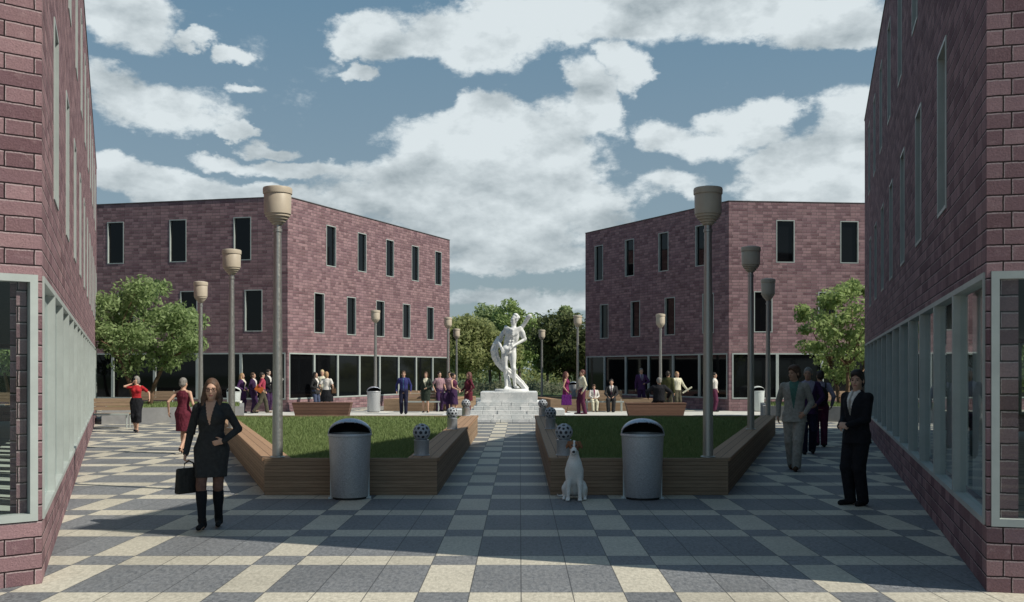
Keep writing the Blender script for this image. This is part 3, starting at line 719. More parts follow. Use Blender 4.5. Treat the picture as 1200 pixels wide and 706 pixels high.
for sx in (-1, 1):
    for a_, b_, h_ in ((1.52, 1.92, .42), (1.93, 2.30, .24)): MB().box(min(sx * a_, sx * b_), max(sx * a_, sx * b_), -.9, .9, 0, h_).build('side_step', M['marble'], r, bevel=.012)
MB().box(-.98, .98, -.98, .98, .70, 1.03).build('plinth', M['marble'], r, bevel=.015)
# ------------------------------------------------------------------ trees
def leaves(name, centers, rads, n, size, mat, parent, off, flat=.75):
    centers = np.array(centers); rads = np.array(rads); idx = RNG.integers(0, len(centers), n)
    d = RNG.normal(0, 1, (n, 3)); d /= np.linalg.norm(d, axis=1)[:, None]
    rr = RNG.random(n) ** .45
    P = centers[idx] + d * (rads[idx] * rr)[:, None] * np.array([1, 1, flat])
    nrm = RNG.normal(0, 1, (n, 3)) + np.array([0, 0, .5]) + d * .5; nrm /= np.linalg.norm(nrm, axis=1)[:, None]
    t = np.cross(nrm, RNG.normal(0, 1, (n, 3))); t /= np.linalg.norm(t, axis=1)[:, None]; b = np.cross(nrm, t)
    s = size * (.6 + .8 * RNG.random(n))[:, None]
    V = np.empty((n, 4, 3)); V[:, 0] = P - t * s; V[:, 1] = P - b * s * .45 + nrm * s * .12; V[:, 2] = P + t * s; V[:, 3] = P + b * s * .45 + nrm * s * .12
    V = V.reshape(-1, 3) - np.array(off)
    me = raw_mesh(name, V, np.arange(n * 4).reshape(-1, 4)); me.materials.append(mat)
    return link(name, me, parent)
def tree(label, x, y, z0, top, rx, crown0, n, size, mat, group=None, stems=1, bark='bark', clumps=46, shape='round', lean=0.0, trunk_r=.11, cat='tree', seed=1, gap=.30):
    rnd = random.Random(seed); r = thing('tree', label, cat, (x, y, z0), 0, group); off = Vector((x, y, z0))
    zc = (top + crown0) / 2; rz = (top - crown0) / 2; cs = []; rs = []
    while len(cs) < clumps:
        v = Vector((rnd.uniform(-1, 1), rnd.uniform(-1, 1), rnd.uniform(-1, 1))); l = v.length
        if l > 1 or l < .35: continue
        k = 1.0
        if shape == 'cone': k = .35 + .65 * (1 - (v.z + 1) / 2)
        if shape == 'broad': k = 1.0 if v.z < .2 else 1 - .45 * (v.z - .2)
        cr = rx * gap * rnd.uniform(.65, 1.2)
        p = Vector((v.x * (rx - cr * .6) * k, v.y * (rx - cr * .6) * k, zc - z0 + v.z * (rz - cr * .45)))
        cs.append(p); rs.append(cr)
    leaves('crown', [tuple(c + off) for c in cs], rs, n, size, mat, r, off)
    m = MB(); forks = []
    for s in range(stems):
        a = 6.283 * s / stems + rnd.uniform(-.4, .4); sp_ = .0 if stems == 1 else .35
        b = Vector((math.cos(a) * .08 * stems, math.sin(a) * .08 * stems, 0)); e = Vector((math.cos(a) * sp_ * rx + lean * .5, math.sin(a) * sp_ * rx, (crown0 - z0) + rz * .35))
        mid = (b + e) / 2 + Vector((rnd.uniform(-.05, .05) * rx, rnd.uniform(-.05, .05) * rx, 0))
        m.tube([b - Vector((0, 0, .15)), b.lerp(mid, .5), mid, e], [trunk_r * 1.25, trunk_r, trunk_r * .85, trunk_r * .6], 9); forks += [(mid, trunk_r * .7), (e, trunk_r * .55)]
    m.build('trunk', M[bark], r, smooth='all')
    m = MB()
    for p in cs[::2] if clumps > 30 else cs:
        f, fr0 = min(forks, key=lambda q: (q[0] - p).length + (2 if q[0].z > p.z + .3 else 0)); md = f.lerp(p, .5) + Vector((rnd.uniform(-.1, .1) * rx, rnd.uniform(-.1, .1) * rx, rnd.uniform(0, .08) * rx))
        m.tube([f, md, p], [fr0 * .7, fr0 * .4, fr0 * .12], 6)
    m.build('limbs', M[bark], r, smooth='all'); return r
tree('round leafy green tree on the left raised lawn, in front of the far left building', xat(166, 36), 36, .5, 5.25, 2.4, 1.5, 11500, .09, M['leafA'], None, 3, 'bark', 70, 'round', trunk_r=.085, seed=4, gap=.24)
tree('loose yellow green tree on the right raised lawn, in front of the far right building', xat(990, 37), 37, .5, 5.35, 2.0, 1.2, 6800, .09, M['leafB'], None, 3, 'bark', 52, 'round', trunk_r=.08, seed=9, gap=.22)
BG = 'trees beyond the plaza'
tree('olive tree at the left end of the background row, beside the far left building', xat(551, 78), 78, 0, 6.3, 3.0, .9, 9000, .17, M['leafC'], BG, 1, 'bark2', 50, 'broad', trunk_r=.18, seed=11, gap=.36)
tree('tall fresh green tree behind the left arm of the statue', xat(574, 92), 92, 0, 8.0, 2.7, 1.6, 8000, .19, M['leafE'], BG, 1, 'bark2', 44, 'round', trunk_r=.16, seed=12, gap=.36)
tree('tall yellow green tree directly behind the head of the statue', xat(607, 90), 90, 0, 8.2, 2.8, 1.6, 8000, .19, M['leafB'], BG, 1, 'bark2', 44, 'round', trunk_r=.16, seed=13, gap=.36)
tree('large dark tree right of the statue, beside the far right building', xat(665, 72), 72, 0, 6.1, 3.1, .9, 10000, .17, M['leafD'], BG, 1, 'bark2', 54, 'round', trunk_r=.2, seed=14, gap=.36)
tree('slim bright tree whose tip rises above the dark tree', xat(663, 98), 98, 0, 8.6, 1.5, 2.0, 4500, .19, M['leafE'], BG, 1, 'bark2', 26, 'cone', trunk_r=.12, seed=15, gap=.5)
tree('pale green tree between the statue and the dark tree', xat(640, 100), 100, 0, 7.4, 2.4, 1.4, 6500, .2, M['leafB'], BG, 1, 'bark2', 40, 'round', trunk_r=.15, seed=16, gap=.38)
tree('lower olive tree behind the legs of the statue', xat(585, 84), 84, 0, 5.4, 2.0, 1.2, 5000, .17, M['leafC'], BG, 1, 'bark2', 36, 'round', trunk_r=.12, seed=17, gap=.38)
tree('fresh green tree at the left of the gap, hidden mostly by the olive tree', xat(533, 96), 96, 0, 7.0, 2.6, 1.4, 6000, .19, M['leafE'], BG, 1, 'bark2', 40, 'round', trunk_r=.15, seed=18, gap=.38)
tree('small tree seen through the corner glass of the near left building', -21.2, 42.2, 0, 4.4, 1.7, 1.5, 4500, .12, M['leafA'], None, 2, 'bark', 36, 'round', trunk_r=.08, seed=21, gap=.3)
for k, (x, y, s) in enumerate(((23.5, 38, 31), (20.5, 41, 32))):
    tree(['dark green tree seen through the corner glass of the near right building', 'lighter tree seen through the glass of the near right building'][k], x, y, 0, 4.4, 2.0, .9, 5000, .12, M['leafA'] if k == 0 else M['leafB'], None, 2, 'bark', 40, 'round', trunk_r=.08, seed=s, gap=.3)
# low pale bushes and the far wood behind them
cs, rs = [], []
for k in range(46): cs.append((xat(515 + k * 4.2, 74 + (k * 37) % 13), 74 + (k * 37) % 13, .25 + .3 * random.random())); rs.append(.5 + .4 * random.random())
tag(leaves('undergrowth', cs, rs, 7000, .10, M['leafF'], None, (0, 0, 0), .8), 'pale low undergrowth beneath the background trees', 'undergrowth', None, 'stuff')
cs, rs = [], []
for k in range(240): cs.append((-110 + k * .92, 128 + random.uniform(-6, 6), random.uniform(.6, 3.6))); rs.append(random.uniform(1.2, 2.0))
tag(leaves('far_wood', cs, rs, 30000, .34, M['leafC'], None, (0, 0, 0), .9), 'far line of woodland closing the view behind the plaza', 'wood', None, 'stuff')
# ------------------------------------------------------------------ smooth implicit surfaces for figures
V3 = lambda *a: np.array(a, float)
class SDF:
    def __init__(s): s.p = []
    def add(s, fn, lo, hi, k=.02, op='u'): s.p.append((fn, np.array(lo), np.array(hi), k, op)); return s
    def cone(s, a, b, ra, rb, k=.02, op='u'):
        a, b = np.array(a, float), np.array(b, float); ab = b - a; L2 = max(ab @ ab, 1e-9); r = max(ra, rb)
        def fn(P):
            t = np.clip(((P - a) @ ab) / L2, 0, 1); return np.linalg.norm(P - a - t[..., None] * ab, axis=-1) - (ra + (rb - ra) * t)
        return s.add(fn, np.minimum(a, b) - r, np.maximum(a, b) + r, k, op)
    def ell(s, c, r, rot=None, k=.02, op='u'):
        c, r = np.array(c, float), np.array(r, float); m = r.max()
        def fn(P):
            q = P - c
            if rot is not None: q = q @ rot
            k0 = np.linalg.norm(q / r, axis=-1); k1 = np.linalg.norm(q / (r * r), axis=-1); return k0 * (k0 - 1) / np.maximum(k1, 1e-9)
        return s.add(fn, c - m, c + m, k, op)
    def loft(s, sec, k=.02, inf=0.0, op='u'):
        """sections (z, cx, cy, rx, ry) from low to high"""
        A = np.array(sec, float); A[:, 3:] += inf; z = A[:, 0]
        def fn(P):
            zz = P[..., 2]; g = lambda i: np.interp(zz, z, A[:, i])
            cx, cy, rx, ry = g(1), g(2), g(3), g(4)
            d = (np.sqrt(((P[..., 0] - cx) / rx) ** 2 + ((P[..., 1] - cy) / ry) ** 2) - 1) * np.minimum(rx, ry)
            return np.maximum(d, np.maximum(z[0] - zz, zz - z[-1]))
        lo = [(A[:, 1] - A[:, 3]).min(), (A[:, 2] - A[:, 4]).min(), z[0]]; hi = [(A[:, 1] + A[:, 3]).max(), (A[:, 2] + A[:, 4]).max(), z[-1]]
        return s.add(fn, lo, hi, k, op)
    def clip(s, n, d):                              # keep the side where n.p <= d
        n = np.array(n, float); s.p.append((lambda P: P @ n - d, None, None, 0, 'i')); return s
    def mesh(s, vox, frame=None):
        """returns vertices and quads. All points live in local figure space"""
        lo = np.min([p[1] for p in s.p if p[1] is not None and p[4] == 'u'], 0) - vox * 2.5; hi = np.max([p[2] for p in s.p if p[2] is not None and p[4] == 'u'], 0) + vox * 2.5
        n = np.ceil((hi - lo) / vox).astype(int) + 1; ax = [lo[i] + vox * np.arange(n[i]) for i in range(3)]
        Fd = np.full(n, 1.0)
        for fn, a, b, k, op in s.p:
            if a is None: sl = [slice(0, m) for m in n]
            else:
                i0 = np.clip(np.floor((a - lo - k - 3 * vox) / vox).astype(int), 0, n); i1 = np.clip(np.ceil((b - lo + k + 3 * vox) / vox).astype(int) + 1, 0, n)
                if np.any(i1 - i0 < 1): continue
                sl = [slice(i0[i], i1[i]) for i in range(3)]
            P = np.stack(np.meshgrid(*[ax[i][sl[i]] for i in range(3)], indexing='ij'), -1); d = fn(P); f = Fd[tuple(sl)]
            if op == 'u':
                h = np.clip(.5 + .5 * (f - d) / max(k, 1e-6), 0, 1); Fd[tuple(sl)] = f * (1 - h) + d * h - k * h * (1 - h)
            elif op == 's':
                d = -d; h = np.clip(.5 - .5 * (f - d) / max(k, 1e-6), 0, 1); Fd[tuple(sl)] = f * (1 - h) + d * h + k * h * (1 - h)
            else: Fd[tuple(sl)] = np.maximum(f, d)
        Fd[0] = Fd[-1] = 1; Fd[:, 0] = Fd[:, -1] = 1; Fd[:, :, 0] = Fd[:, :, -1] = 1
        C = [Fd[i:n[0] - 1 + i, j:n[1] - 1 + j, k:n[2] - 1 + k] for i in (0, 1) for j in (0, 1) for k in (0, 1)]
        neg = sum((c < 0).astype(np.int8) for c in C); mask = (neg > 0) & (neg < 8); idx = np.full(mask.shape, -1, np.int64); cells = np.argwhere(mask); m = len(cells)
        idx[mask] = np.arange(m); val = np.stack([c[mask] for c in C], 1); acc = np.zeros((m, 3)); cnt = np.zeros(m)
        off = np.array([(i, j, k) for i in (0, 1) for j in (0, 1) for k in (0, 1)], float)
        for a in range(8):
            for b in range(a + 1, 8):
                if np.abs(off[a] - off[b]).sum() != 1: continue
                va, vb = val[:, a], val[:, b]; x = (va < 0) != (vb < 0); t = np.where(x, va / np.where(np.abs(va - vb) < 1e-12, 1, va - vb), 0)
                acc += np.where(x[:, None], off[a] + (off[b] - off[a]) * t[:, None], 0); cnt += x
        V = lo + vox * (cells + acc / np.maximum(cnt, 1)[:, None]); Q = []
        for d in range(3):
            u, w = [(1, 2), (2, 0), (0, 1)][d]
            s0 = [slice(None)] * 3; s1 = [slice(None)] * 3; s0[d] = slice(0, n[d] - 1); s1[d] = slice(1, n[d])
            A, B = Fd[tuple(s0)] < 0, Fd[tuple(s1)] < 0; e = np.argwhere(A != B); inside = A[tuple(e.T)]
            ok = (e[:, u] > 0) & (e[:, w] > 0) & (e[:, u] < n[u] - 1) & (e[:, w] < n[w] - 1); e = e[ok]; inside = inside[ok]
            def at(du, dw):
                q = e.copy(); q[:, u] -= du; q[:, w] -= dw; return idx[tuple(q.T)]
            q = np.stack([at(1, 1), at(0, 1), at(0, 0), at(1, 0)], 1); q[~inside] = q[~inside][:, ::-1]; Q.append(q)
        return V, np.concatenate(Q)
def sdf_obj(name, sdf, vox, mats, parent=None, scale=1.0, slot=None, relax=1, bend=None):
    V, Q = sdf.mesh(vox)
    if bend: V = bend(V)
    if relax and len(V):                            # light smoothing, keeps the staircase of the grid out
        for _ in range(relax):
            acc = np.zeros_like(V); c = np.zeros(len(V))
            for a in range(4):
                for b in ((a + 1) % 4, (a - 1) % 4): np.add.at(acc, Q[:, a], V[Q[:, b]]); np.add.at(c, Q[:, a], 1)
            V = V * .5 + .5 * acc / np.maximum(c, 1)[:, None]
    me = raw_mesh(name, V * scale, Q)
    for m in (mats if isinstance(mats, (list, tuple)) else [mats]): me.materials.append(m)
    if slot is not None and len(Q):
        me.polygons.foreach_set('material_index', slot(V[Q].mean(1)).astype(np.int32))
    me.polygons.foreach_set('use_smooth', [True] * len(me.polygons)); me.update()
    return link(name, me, parent)
def ik(a, t, l1, l2, pole):
    a, t, pole = np.array(a, float), np.array(t, float), np.array(pole, float); d = t - a; D = np.linalg.norm(d); u = d / D; D = min(D, l1 + l2 - .004)
    x = (l1 * l1 - l2 * l2 + D * D) / (2 * D); h = math.sqrt(max(l1 * l1 - x * x, 0)); p = pole - u * (pole @ u); p /= max(np.linalg.norm(p), 1e-6)
    return a + u * x + p * h, a + u * D
def rotm(yaw=0, pitch=0, roll=0):
    m = Matrix.Rotation(R(yaw), 3, 'Z') @ Matrix.Rotation(R(pitch), 3, 'X') @ Matrix.Rotation(R(roll), 3, 'Y'); return np.array(m)
SKINS = [plain('skin_fair', (.50, .31, .225), .55, .06, 12.0, spec=.3), plain('skin_tan', (.40, .235, .16), .55, .06, 12.0, spec=.3), plain('skin_pale', (.56, .40, .33), .55, .06, 12.0, spec=.3)]
EYE = plain('eye_dark', (.03, .022, .02), .2, .0); LIP = plain('lips', (.34, .12, .11), .5, .05); BROW = plain('brow_hair', (.06, .04, .03), .8, .1)
def hairmat(n, c): return plain('hair_' + n, c, .6, .4, 30.0, bump=.3)
HAIR = dict(brown=hairmat('brown', (.085, .048, .030)), dark=hairmat('dark', (.022, .016, .014)), grey=hairmat('grey', (.20, .19, .175)), blond=hairmat('blond', (.34, .21, .11)), auburn=hairmat('auburn', (.10, .035, .03)), pale=hairmat('pale_blond', (.50, .40, .24)))
def person(label, px, py, height, turn, sex='m', pose=None, wear=None, hair='short', hcol='dark', skin=0, vox=.014, group=None, z=0.0, Y=None, fingers=None):
    """turn 0 faces the camera, 90 faces the right of the picture, 180 faces away"""
    pose = pose or {}; g = gp(px, py) if Y is None else Vector((xat(px, Y), Y, 0)); sc = height / 1.75; fem = sex == 'f'
    root = thing('person', label, 'person', (g.x, g.y, z), R(turn), group); dz = pose.get('dz', 0.0); lean = np.array([pose.get('lx', 0.0), pose.get('ly', 0.0), 0.0])
    fingers = vox < .011 if fingers is None else fingers
    up = lambda x, y, zz: V3(x, y, zz + dz) + lean * max(0, (zz - .9) / .55)
    hipw = .088; sh = .160 if fem else .180
    if fem: T = [(.84, 0, .0, .165, .10), (.93, 0, .005, .178, .125), (1.03, 0, 0, .150, .108), (1.12, 0, 0, .122, .090), (1.22, 0, -.004, .134, .100), (1.31, 0, -.006, .150, .112), (1.39, 0, .0, .148, .086), (1.44, 0, .004, .09, .062), (1.47, 0, .006, .05, .05)]
    else: T = [(.84, 0, .0, .155, .10), (.93, 0, .0, .165, .122), (1.05, 0, 0, .152, .110), (1.15, 0, 0, .152, .108), (1.27, 0, -.004, .172, .122), (1.36, 0, -.002, .178, .114), (1.43, 0, .004, .11, .075), (1.47, 0, .006, .058, .056)]
    def tsec(a=-9, b=9):
        o = []
        zs = [t[0] for t in T]
        for zz in sorted({max(a, zs[0]), min(b, zs[-1])} | {q for q in zs if a < q < b}):
            r_ = [np.interp(zz, zs, [t[i] for t in T]) for i in range(1, 5)]; f = max(0, (zz - .9) / .55)
            o.append((zz + dz, r_[0] + lean[0] * f, r_[1] + lean[1] * f, r_[2], r_[3]))
        return o
    kS = {}; J = {}
    for s, n in ((1, 'l'), (-1, 'r')):
        J['s' + n] = up(s * sh, .006, 1.392); w = pose.get('h' + n, (s * (sh + .075), -.02, .86)); w = V3(*w)
        if 'h' + n not in pose: w = w + V3(lean[0], lean[1], dz)
        J['e' + n], J['w' + n] = ik(J['s' + n], w, .285, .255, pose.get('e' + n, (s * .5, .9, -.2)))
        J['h' + n] = V3(s * hipw, 0, .90 + dz); f = V3(*pose.get('f' + n, (s * .095, .01, .085)))
        J['k' + n], J['a' + n] = ik(J['h' + n], f, .42, .41, pose.get('k' + n, (s * .08, -1, 0)))
    Nk = up(0, .008, 1.47); Rh = rotm(*pose.get('head', (0, 0, 0))); hd = lambda x, y, zz: Nk + Rh @ (V3(x, y, zz - 1.47) * 1.0) - V3(0, 0, .022)
    arm = dict(u=.047 if not fem else .039, e=.037 if not fem else .030, w=.026 if not fem else .022); leg = dict(h=.088, k=.056 if not fem else .052, a=.036 if not fem else .031)
    def arms(S_, inf=0, up_only=False, frac=1.0):
        for n in 'lr':
            S_.cone(up(0, .01, 1.425), J['s' + n] * .92 + up(0, .006, 1.415) * .08, .048 + inf * .6, .040 + inf * .5, .03)
            S_.cone(J['s' + n], J['e' + n], arm['u'] + inf, arm['e'] + inf, .03)
            if not up_only: S_.cone(J['e' + n], J['e' + n] + (J['w' + n] - J['e' + n]) * frac, arm['e'] + inf * .9, arm['w'] + (arm['e'] - arm['w']) * (1 - frac) + inf * .8, .012)
        return S_
    # -------- body
    B = SDF(); B.loft(tsec(), .03)
    for n in 'lr':
        s = 1 if n == 'l' else -1
        B.cone(J['h' + n], J['k' + n], leg['h'], leg['k'], .04); B.cone(J['k' + n], J['a' + n], leg['k'], leg['a'], .02)
        m = J['k' + n] + (J['a' + n] - J['k' + n]) * .3; dirl = J['a' + n] - J['k' + n]; B.ell(m + V3(0, .018, 0), (.042, .045, .10), k=.04)
        tw = pose.get('t' + n, 0.0); heel = pose.get('heel', 0.0); lift = pose.get('lift' + n, 0.0)
        fd = V3(math.sin(R(tw)), -math.cos(R(tw)), 0); toe = J['a' + n] + fd * .15 + V3(0, 0, -.055 - heel * .0 - lift); J['toe' + n] = toe; J['heel' + n] = J['a' + n] + V3(0, .02, -.045 + lift * .3) - fd * .02
        B.cone(J['a' + n], J['heel' + n], leg['a'], .034, .02); B.cone(J['heel' + n], toe, .036, .026, .02)
    arms(B)
    for n in 'lr':
        s = 1 if n == 'l' else -1; w = J['w' + n]; d = w - J['e' + n]; d /= np.linalg.norm(d); d = V3(*pose.get('d' + n, d)); d /= np.linalg.norm(d)
        nr = V3(*pose.get('p' + n, (-s, -.15, 0))); nr = nr - d * (nr @ d); nr /= np.linalg.norm(nr); sd = np.cross(nr, d) * (1 if n == 'l' else -1)   # toward the thumb
        if sd @ V3(0, -1, .3) < 0 and 'th' + n not in pose: sd = -sd
        rot = np.stack([sd, nr, d], 1); hs = .92 if fem else 1.0; B.ell(w + d * .045 * hs, (.038 * hs, .017 * hs, .052 * hs), rot, .015); cu = pose.get('c' + n, .35)
        if fingers:
            for i, (o, l) in enumerate(((.027, .066), (.009, .074), (-.009, .070), (-.026, .055))):
                b0_ = w + d * .082 * hs + sd * o * hs; d1 = d * math.cos(cu) + nr * math.sin(cu); d2 = d * math.cos(2.2 * cu) + nr * math.sin(2.2 * cu); m1 = b0_ + d1 * l * .55 * hs
                B.cone(b0_, m1, .0092 * hs, .0082 * hs, .006); B.cone(m1, m1 + d2 * l * .5 * hs, .0082 * hs, .0066 * hs, .006)
            tb = w + d * .03 + sd * .030 * hs; td = sd * .6 + d * .7 + nr * .35; td /= np.linalg.norm(td); B.cone(tb, tb + td * .045 * hs, .012 * hs, .0095 * hs, .01); t2 = td * .6 + d * .5 + nr * .4; t2 /= np.linalg.norm(t2); B.cone(tb + td * .045 * hs, tb + (td * .045 + t2 * .028) * hs, .0095 * hs, .0075 * hs, .006)
        else:
            B.ell(w + d * .10 + nr * .012, (.030, .015, .05), rot, .012); B.cone(w + d * .04 + sd * .025, w + d * .075 + sd * .045, .011, .008, .01)
        J['hand' + n] = w + d * .075 + nr * .02
    B.cone(up(0, .012, 1.42), hd(0, .012, 1.55), .056 if not fem else .048, .052 if not fem else .044, .03)
    w_ = .94 if fem else 1.0
    B.ell(hd(0, .012, 1.658), (.076 * w_, .096, .092), Rh, .02); B.ell(hd(0, -.028, 1.59), (.058 * w_, .066, .080), Rh, .03); B.ell(hd(0, -.060, 1.533), (.028 * w_, .026, .02), Rh, .025)
    B.ell(hd(0, -.075, 1.655), (.052 * w_, .018, .018), Rh, .02)
    for s in (-1, 1):
        B.ell(hd(s * .031, -.096, 1.632), (.016, .014, .011), Rh, .012, 's'); B.ell(hd(s * .031, -.079, 1.632), (.0125, .0125, .0105), Rh, .003); B.ell(hd(s * .077 * w_, .012, 1.62), (.011, .020, .032), Rh, .008)
        B.ell(hd(s * .036, -.066, 1.60), (.02, .018, .018), Rh, .02)
    B.cone(hd(0, -.088, 1.640), hd(0, -.108, 1.597), .009, .0125, .010); B.ell(hd(0, -.090, 1.565), (.024, .011, .009), Rh, .008)
    if fem:
        for s in (-1, 1): B.ell(up(s * .066, -.075, 1.285), (.062, .058, .062), None, .03)
    def face(P):
        q = (P + V3(0, 0, .022) - Nk) @ Rh; x, y, zz = np.abs(q[:, 0]), q[:, 1], q[:, 2] + 1.47; o = np.zeros(len(P)); fr = y < -.05
        o[fr & (np.hypot((x - .031) / .0125, (zz - 1.632) / .0058) < 1)] = 1; o[fr & (x < .022) & (np.abs(zz - 1.565) < .0085) & (y < -.08)] = 2; o[fr & (np.abs(x - .032) < .020) & (np.abs(zz - 1.651 - .0) < .004)] = 3; return o
    body = sdf_obj('body', B, vox, [SKINS[skin], EYE, LIP, HAIR[hcol] if hcol in ('dark', 'brown', 'auburn') else BROW], root, sc, face, 1 if vox < .01 else 0)
    # -------- hair
    if hair:
        Hs = SDF(); Hs.ell(hd(0, .020, 1.668), (.086 * w_, .104, .098), Rh, .02)
        if hair == 'short': Hs.ell(hd(0, .045, 1.61), (.080 * w_, .078, .07), Rh, .02)
        if hair == 'thick': Hs.ell(hd(0, -.01, 1.71), (.082, .095, .068), Rh, .02); Hs.ell(hd(0, .045, 1.61), (.086, .082, .085), Rh, .02)
        if hair == 'bun': Hs.ell(hd(0, .125, 1.69), (.05, .045, .05), Rh, .02); Hs.ell(hd(0, .05, 1.62), (.078, .075, .07), Rh, .02)
        if hair == 'bob': Hs.ell(hd(0, .03, 1.60), (.094, .085, .115), Rh, .03)
        if hair == 'long':
            Hs.ell(hd(0, .035, 1.60), (.096, .085, .12), Rh, .03)
            for s in (-1, 1):
                Hs.cone(hd(s * .074, .0, 1.64), hd(s * .088, .0, 1.52), .027, .034, .02); Hs.cone(hd(s * .088, .0, 1.52), up(s * .092, -.055, 1.36), .034, .026, .02)
            Hs.cone(hd(0, .06, 1.60), up(0, .105, 1.36), .075, .05, .04); Hs.cone(hd(-.05, .06, 1.58), up(-.06, .1, 1.37), .05, .035, .04); Hs.cone(hd(.05, .06, 1.58), up(.06, .1, 1.37), .05, .035, .04)
        ztop = {'short': 1.690, 'thick': 1.700, 'bob': 1.685, 'bun': 1.69, 'long': 1.708, 'bald': 1.6}[hair]
        Hs.ell(hd(0, -.105, ztop - .115), (.067 * w_, .085, .118), Rh, .008, 's')
        sdf_obj('hair', Hs, max(vox, .006), HAIR[hcol], root, sc)
    # -------- clothes
    def vzone(zb, slope, tie=None, zt=1.6):
        def f(P):
            q = P - V3(0, 0, dz); zz = q[:, 2]; f_ = np.maximum(0, (zz - .9) / .55); x = np.abs(q[:, 0] - lean[0] * f_); o = np.zeros(len(P)); v = (q[:, 1] - lean[1] * f_ < -.01) & (zz > zb) & (x < (zz - zb) * slope + .004); o[v] = 1
            if tie: o[v & (x < .016 + (1.42 - zz).clip(0) * .03)] = 2
            return o
        return f
    for it in (wear or []):
        kind, mat = it[0], it[1]; op = it[2] if len(it) > 2 else {}; G = SDF(); slot = None; mats = mat; vx = max(vox, .006)
        if kind in ('jacket', 'shirt', 'coat', 'blouse', 'dress', 'vest'):
            inf = {'jacket': .016, 'coat': .022, 'shirt': .012, 'blouse': .010, 'dress': .009, 'vest': .016}[kind]; lo_ = op.get('hem', {'jacket': .80, 'coat': .50, 'shirt': .93, 'blouse': .98, 'dress': .93, 'vest': .95}[kind])
            if 'inf' in op: inf = op['inf']
            sec = tsec(max(lo_, .86), 1.455)
            if lo_ < .86:
                fl = op.get('flare', .02); sec = [(lo_ + dz, 0, 0, T[1][3] + fl, T[1][4] + fl)] + [q for q in sec if q[0] > .90 + dz]
            G.loft(sec, .02, inf)
            if kind != 'dress' or lo_ >= .86: pass
            if fem:
                for s in (-1, 1): G.ell(up(s * .066, -.075, 1.285), (.062 + inf, .058 + inf, .062 + inf), None, .04)
            sl = op.get('sleeve', {'dress': 'cap', 'vest': None}.get(kind, 'long'))
            for n in 'lr':
                if sl: G.ell(J['s' + n] + V3(-.012 if n == 'l' else .012, 0, -.012), (arm['u'] + inf * .6,) * 3, None, .03)
            if sl == 'long': arms(G, inf * .75 + .003)
            elif sl == 'short':
                for n in 'lr': G.cone(J['s' + n], J['s' + n] + (J['e' + n] - J['s' + n]) * .6, arm['u'] + inf, arm['e'] + .014 + inf, .03)
            elif sl == 'rolled': arms(G, inf * .75 + .003, frac=.25)
            G.loft([(1.43 + dz, lean[0], lean[1] + .004, .075, .07), (1.485 + dz, lean[0], lean[1] + .012, .064, .064)], .03) if kind in ('jacket', 'coat', 'shirt', 'vest') else None
            if 'v' in op:
                zb, slope = op['v'][:2]; mats = [mat, op['v'][2]] + ([op['tie']] if 'tie' in op else []); slot = vzone(zb, slope, op.get('tie'))
            if lo_ < .86 and dz == 0 and kind in ('jacket', 'coat'):
                for s in (-1, 1): G.ell((s * .1, -.0, lo_ - .03), (.02, .2, .02), None, .02, 's') if False else None
            # cut the neck opening
            G.cone(up(0, -.02, 1.50), up(0, -.03, 1.60), .05, .12, .005, 's')
        elif kind == 'skirt' or kind == 'hem':
            z0, rx, ry = op['z'], op['rx'], op['ry']; fx = op.get('fwd', 0)
            G.loft([(z0 + dz, 0, fx, rx, ry), (.72 + dz, 0, fx * .5, max(rx, .155), max(ry, .125)), (.93 + dz, 0, .005, .192 if fem else .18, .140), (1.03 + dz, 0, 0, .164, .122), (1.07 + dz, 0, 0, .152, .112)], .02)
            for n in 'lr':
                t_ = min(1.0, (J['h' + n][2] - z0 - .02) / (J['h' + n][2] - J['k' + n][2])); G.cone(J['h' + n], J['h' + n] + (J['k' + n] - J['h' + n]) * t_, leg['h'] + .014, leg['h'] + (leg['k'] - leg['h']) * t_ + .018, .05)
                if z0 < J['k' + n][2]: t2 = min(1.0, (J['k' + n][2] - z0 - .02) / (J['k' + n][2] - J['a' + n][2])); G.cone(J['k' + n], J['k' + n] + (J['a' + n] - J['k' + n]) * t2, leg['k'] + .018, leg['k'] + (leg['a'] - leg['k']) * t2 + .03, .05)
            G.clip((0, 0, -1), -(z0 + dz))
            if 'slit' in op: G.cone((op['slit'], -.2, z0 - .06), (op['slit'] * .8, -.14, z0 + .16), .06, .004, .01, 's')
        elif kind == 'trousers':
            tw = op.get('w', .016); G.loft(tsec(.86, 1.06), .02, .012)
            for n in 'lr':
                G.cone(J['h' + n], J['k' + n], leg['h'] + tw, leg['k'] + tw + .006, .03); G.cone(J['k' + n], J['a' + n] + V3(0, 0, -.02), leg['k'] + tw + .006, leg['a'] + tw + op.get('cuff', .016), .02)
                G.cone(J['k' + n], J['k' + n], leg['k'] + tw, leg['k'] + tw, .02)
            if dz == 0: G.clip((0, 0, -1), -.035)
        elif kind == 'tights':
            for n in 'lr': G.cone(J['h' + n], J['k' + n], leg['h'] + .004, leg['k'] + .004, .02); G.cone(J['k' + n], J['a' + n], leg['k'] + .004, leg['a'] + .005, .02); G.ell(J['k' + n] + (J['a' + n] - J['k' + n]) * .3 + V3(0, .018, 0), (.046, .049, .104), k=.04)
            if 'top' in op: G.clip((0, 0, 1), op['top'])
        elif kind == 'boots':
            for n in 'lr': G.cone(J['k' + n] + (J['a' + n] - J['k' + n]) * .12, J['a' + n], leg['k'] + .008, leg['a'] + .012, .02); G.ell(J['k' + n] + (J['a' + n] - J['k' + n]) * .3 + V3(0, .018, 0), (.050, .053, .108), k=.04)
            G.clip((0, 0, 1), .455)
        elif kind == 'shoes':
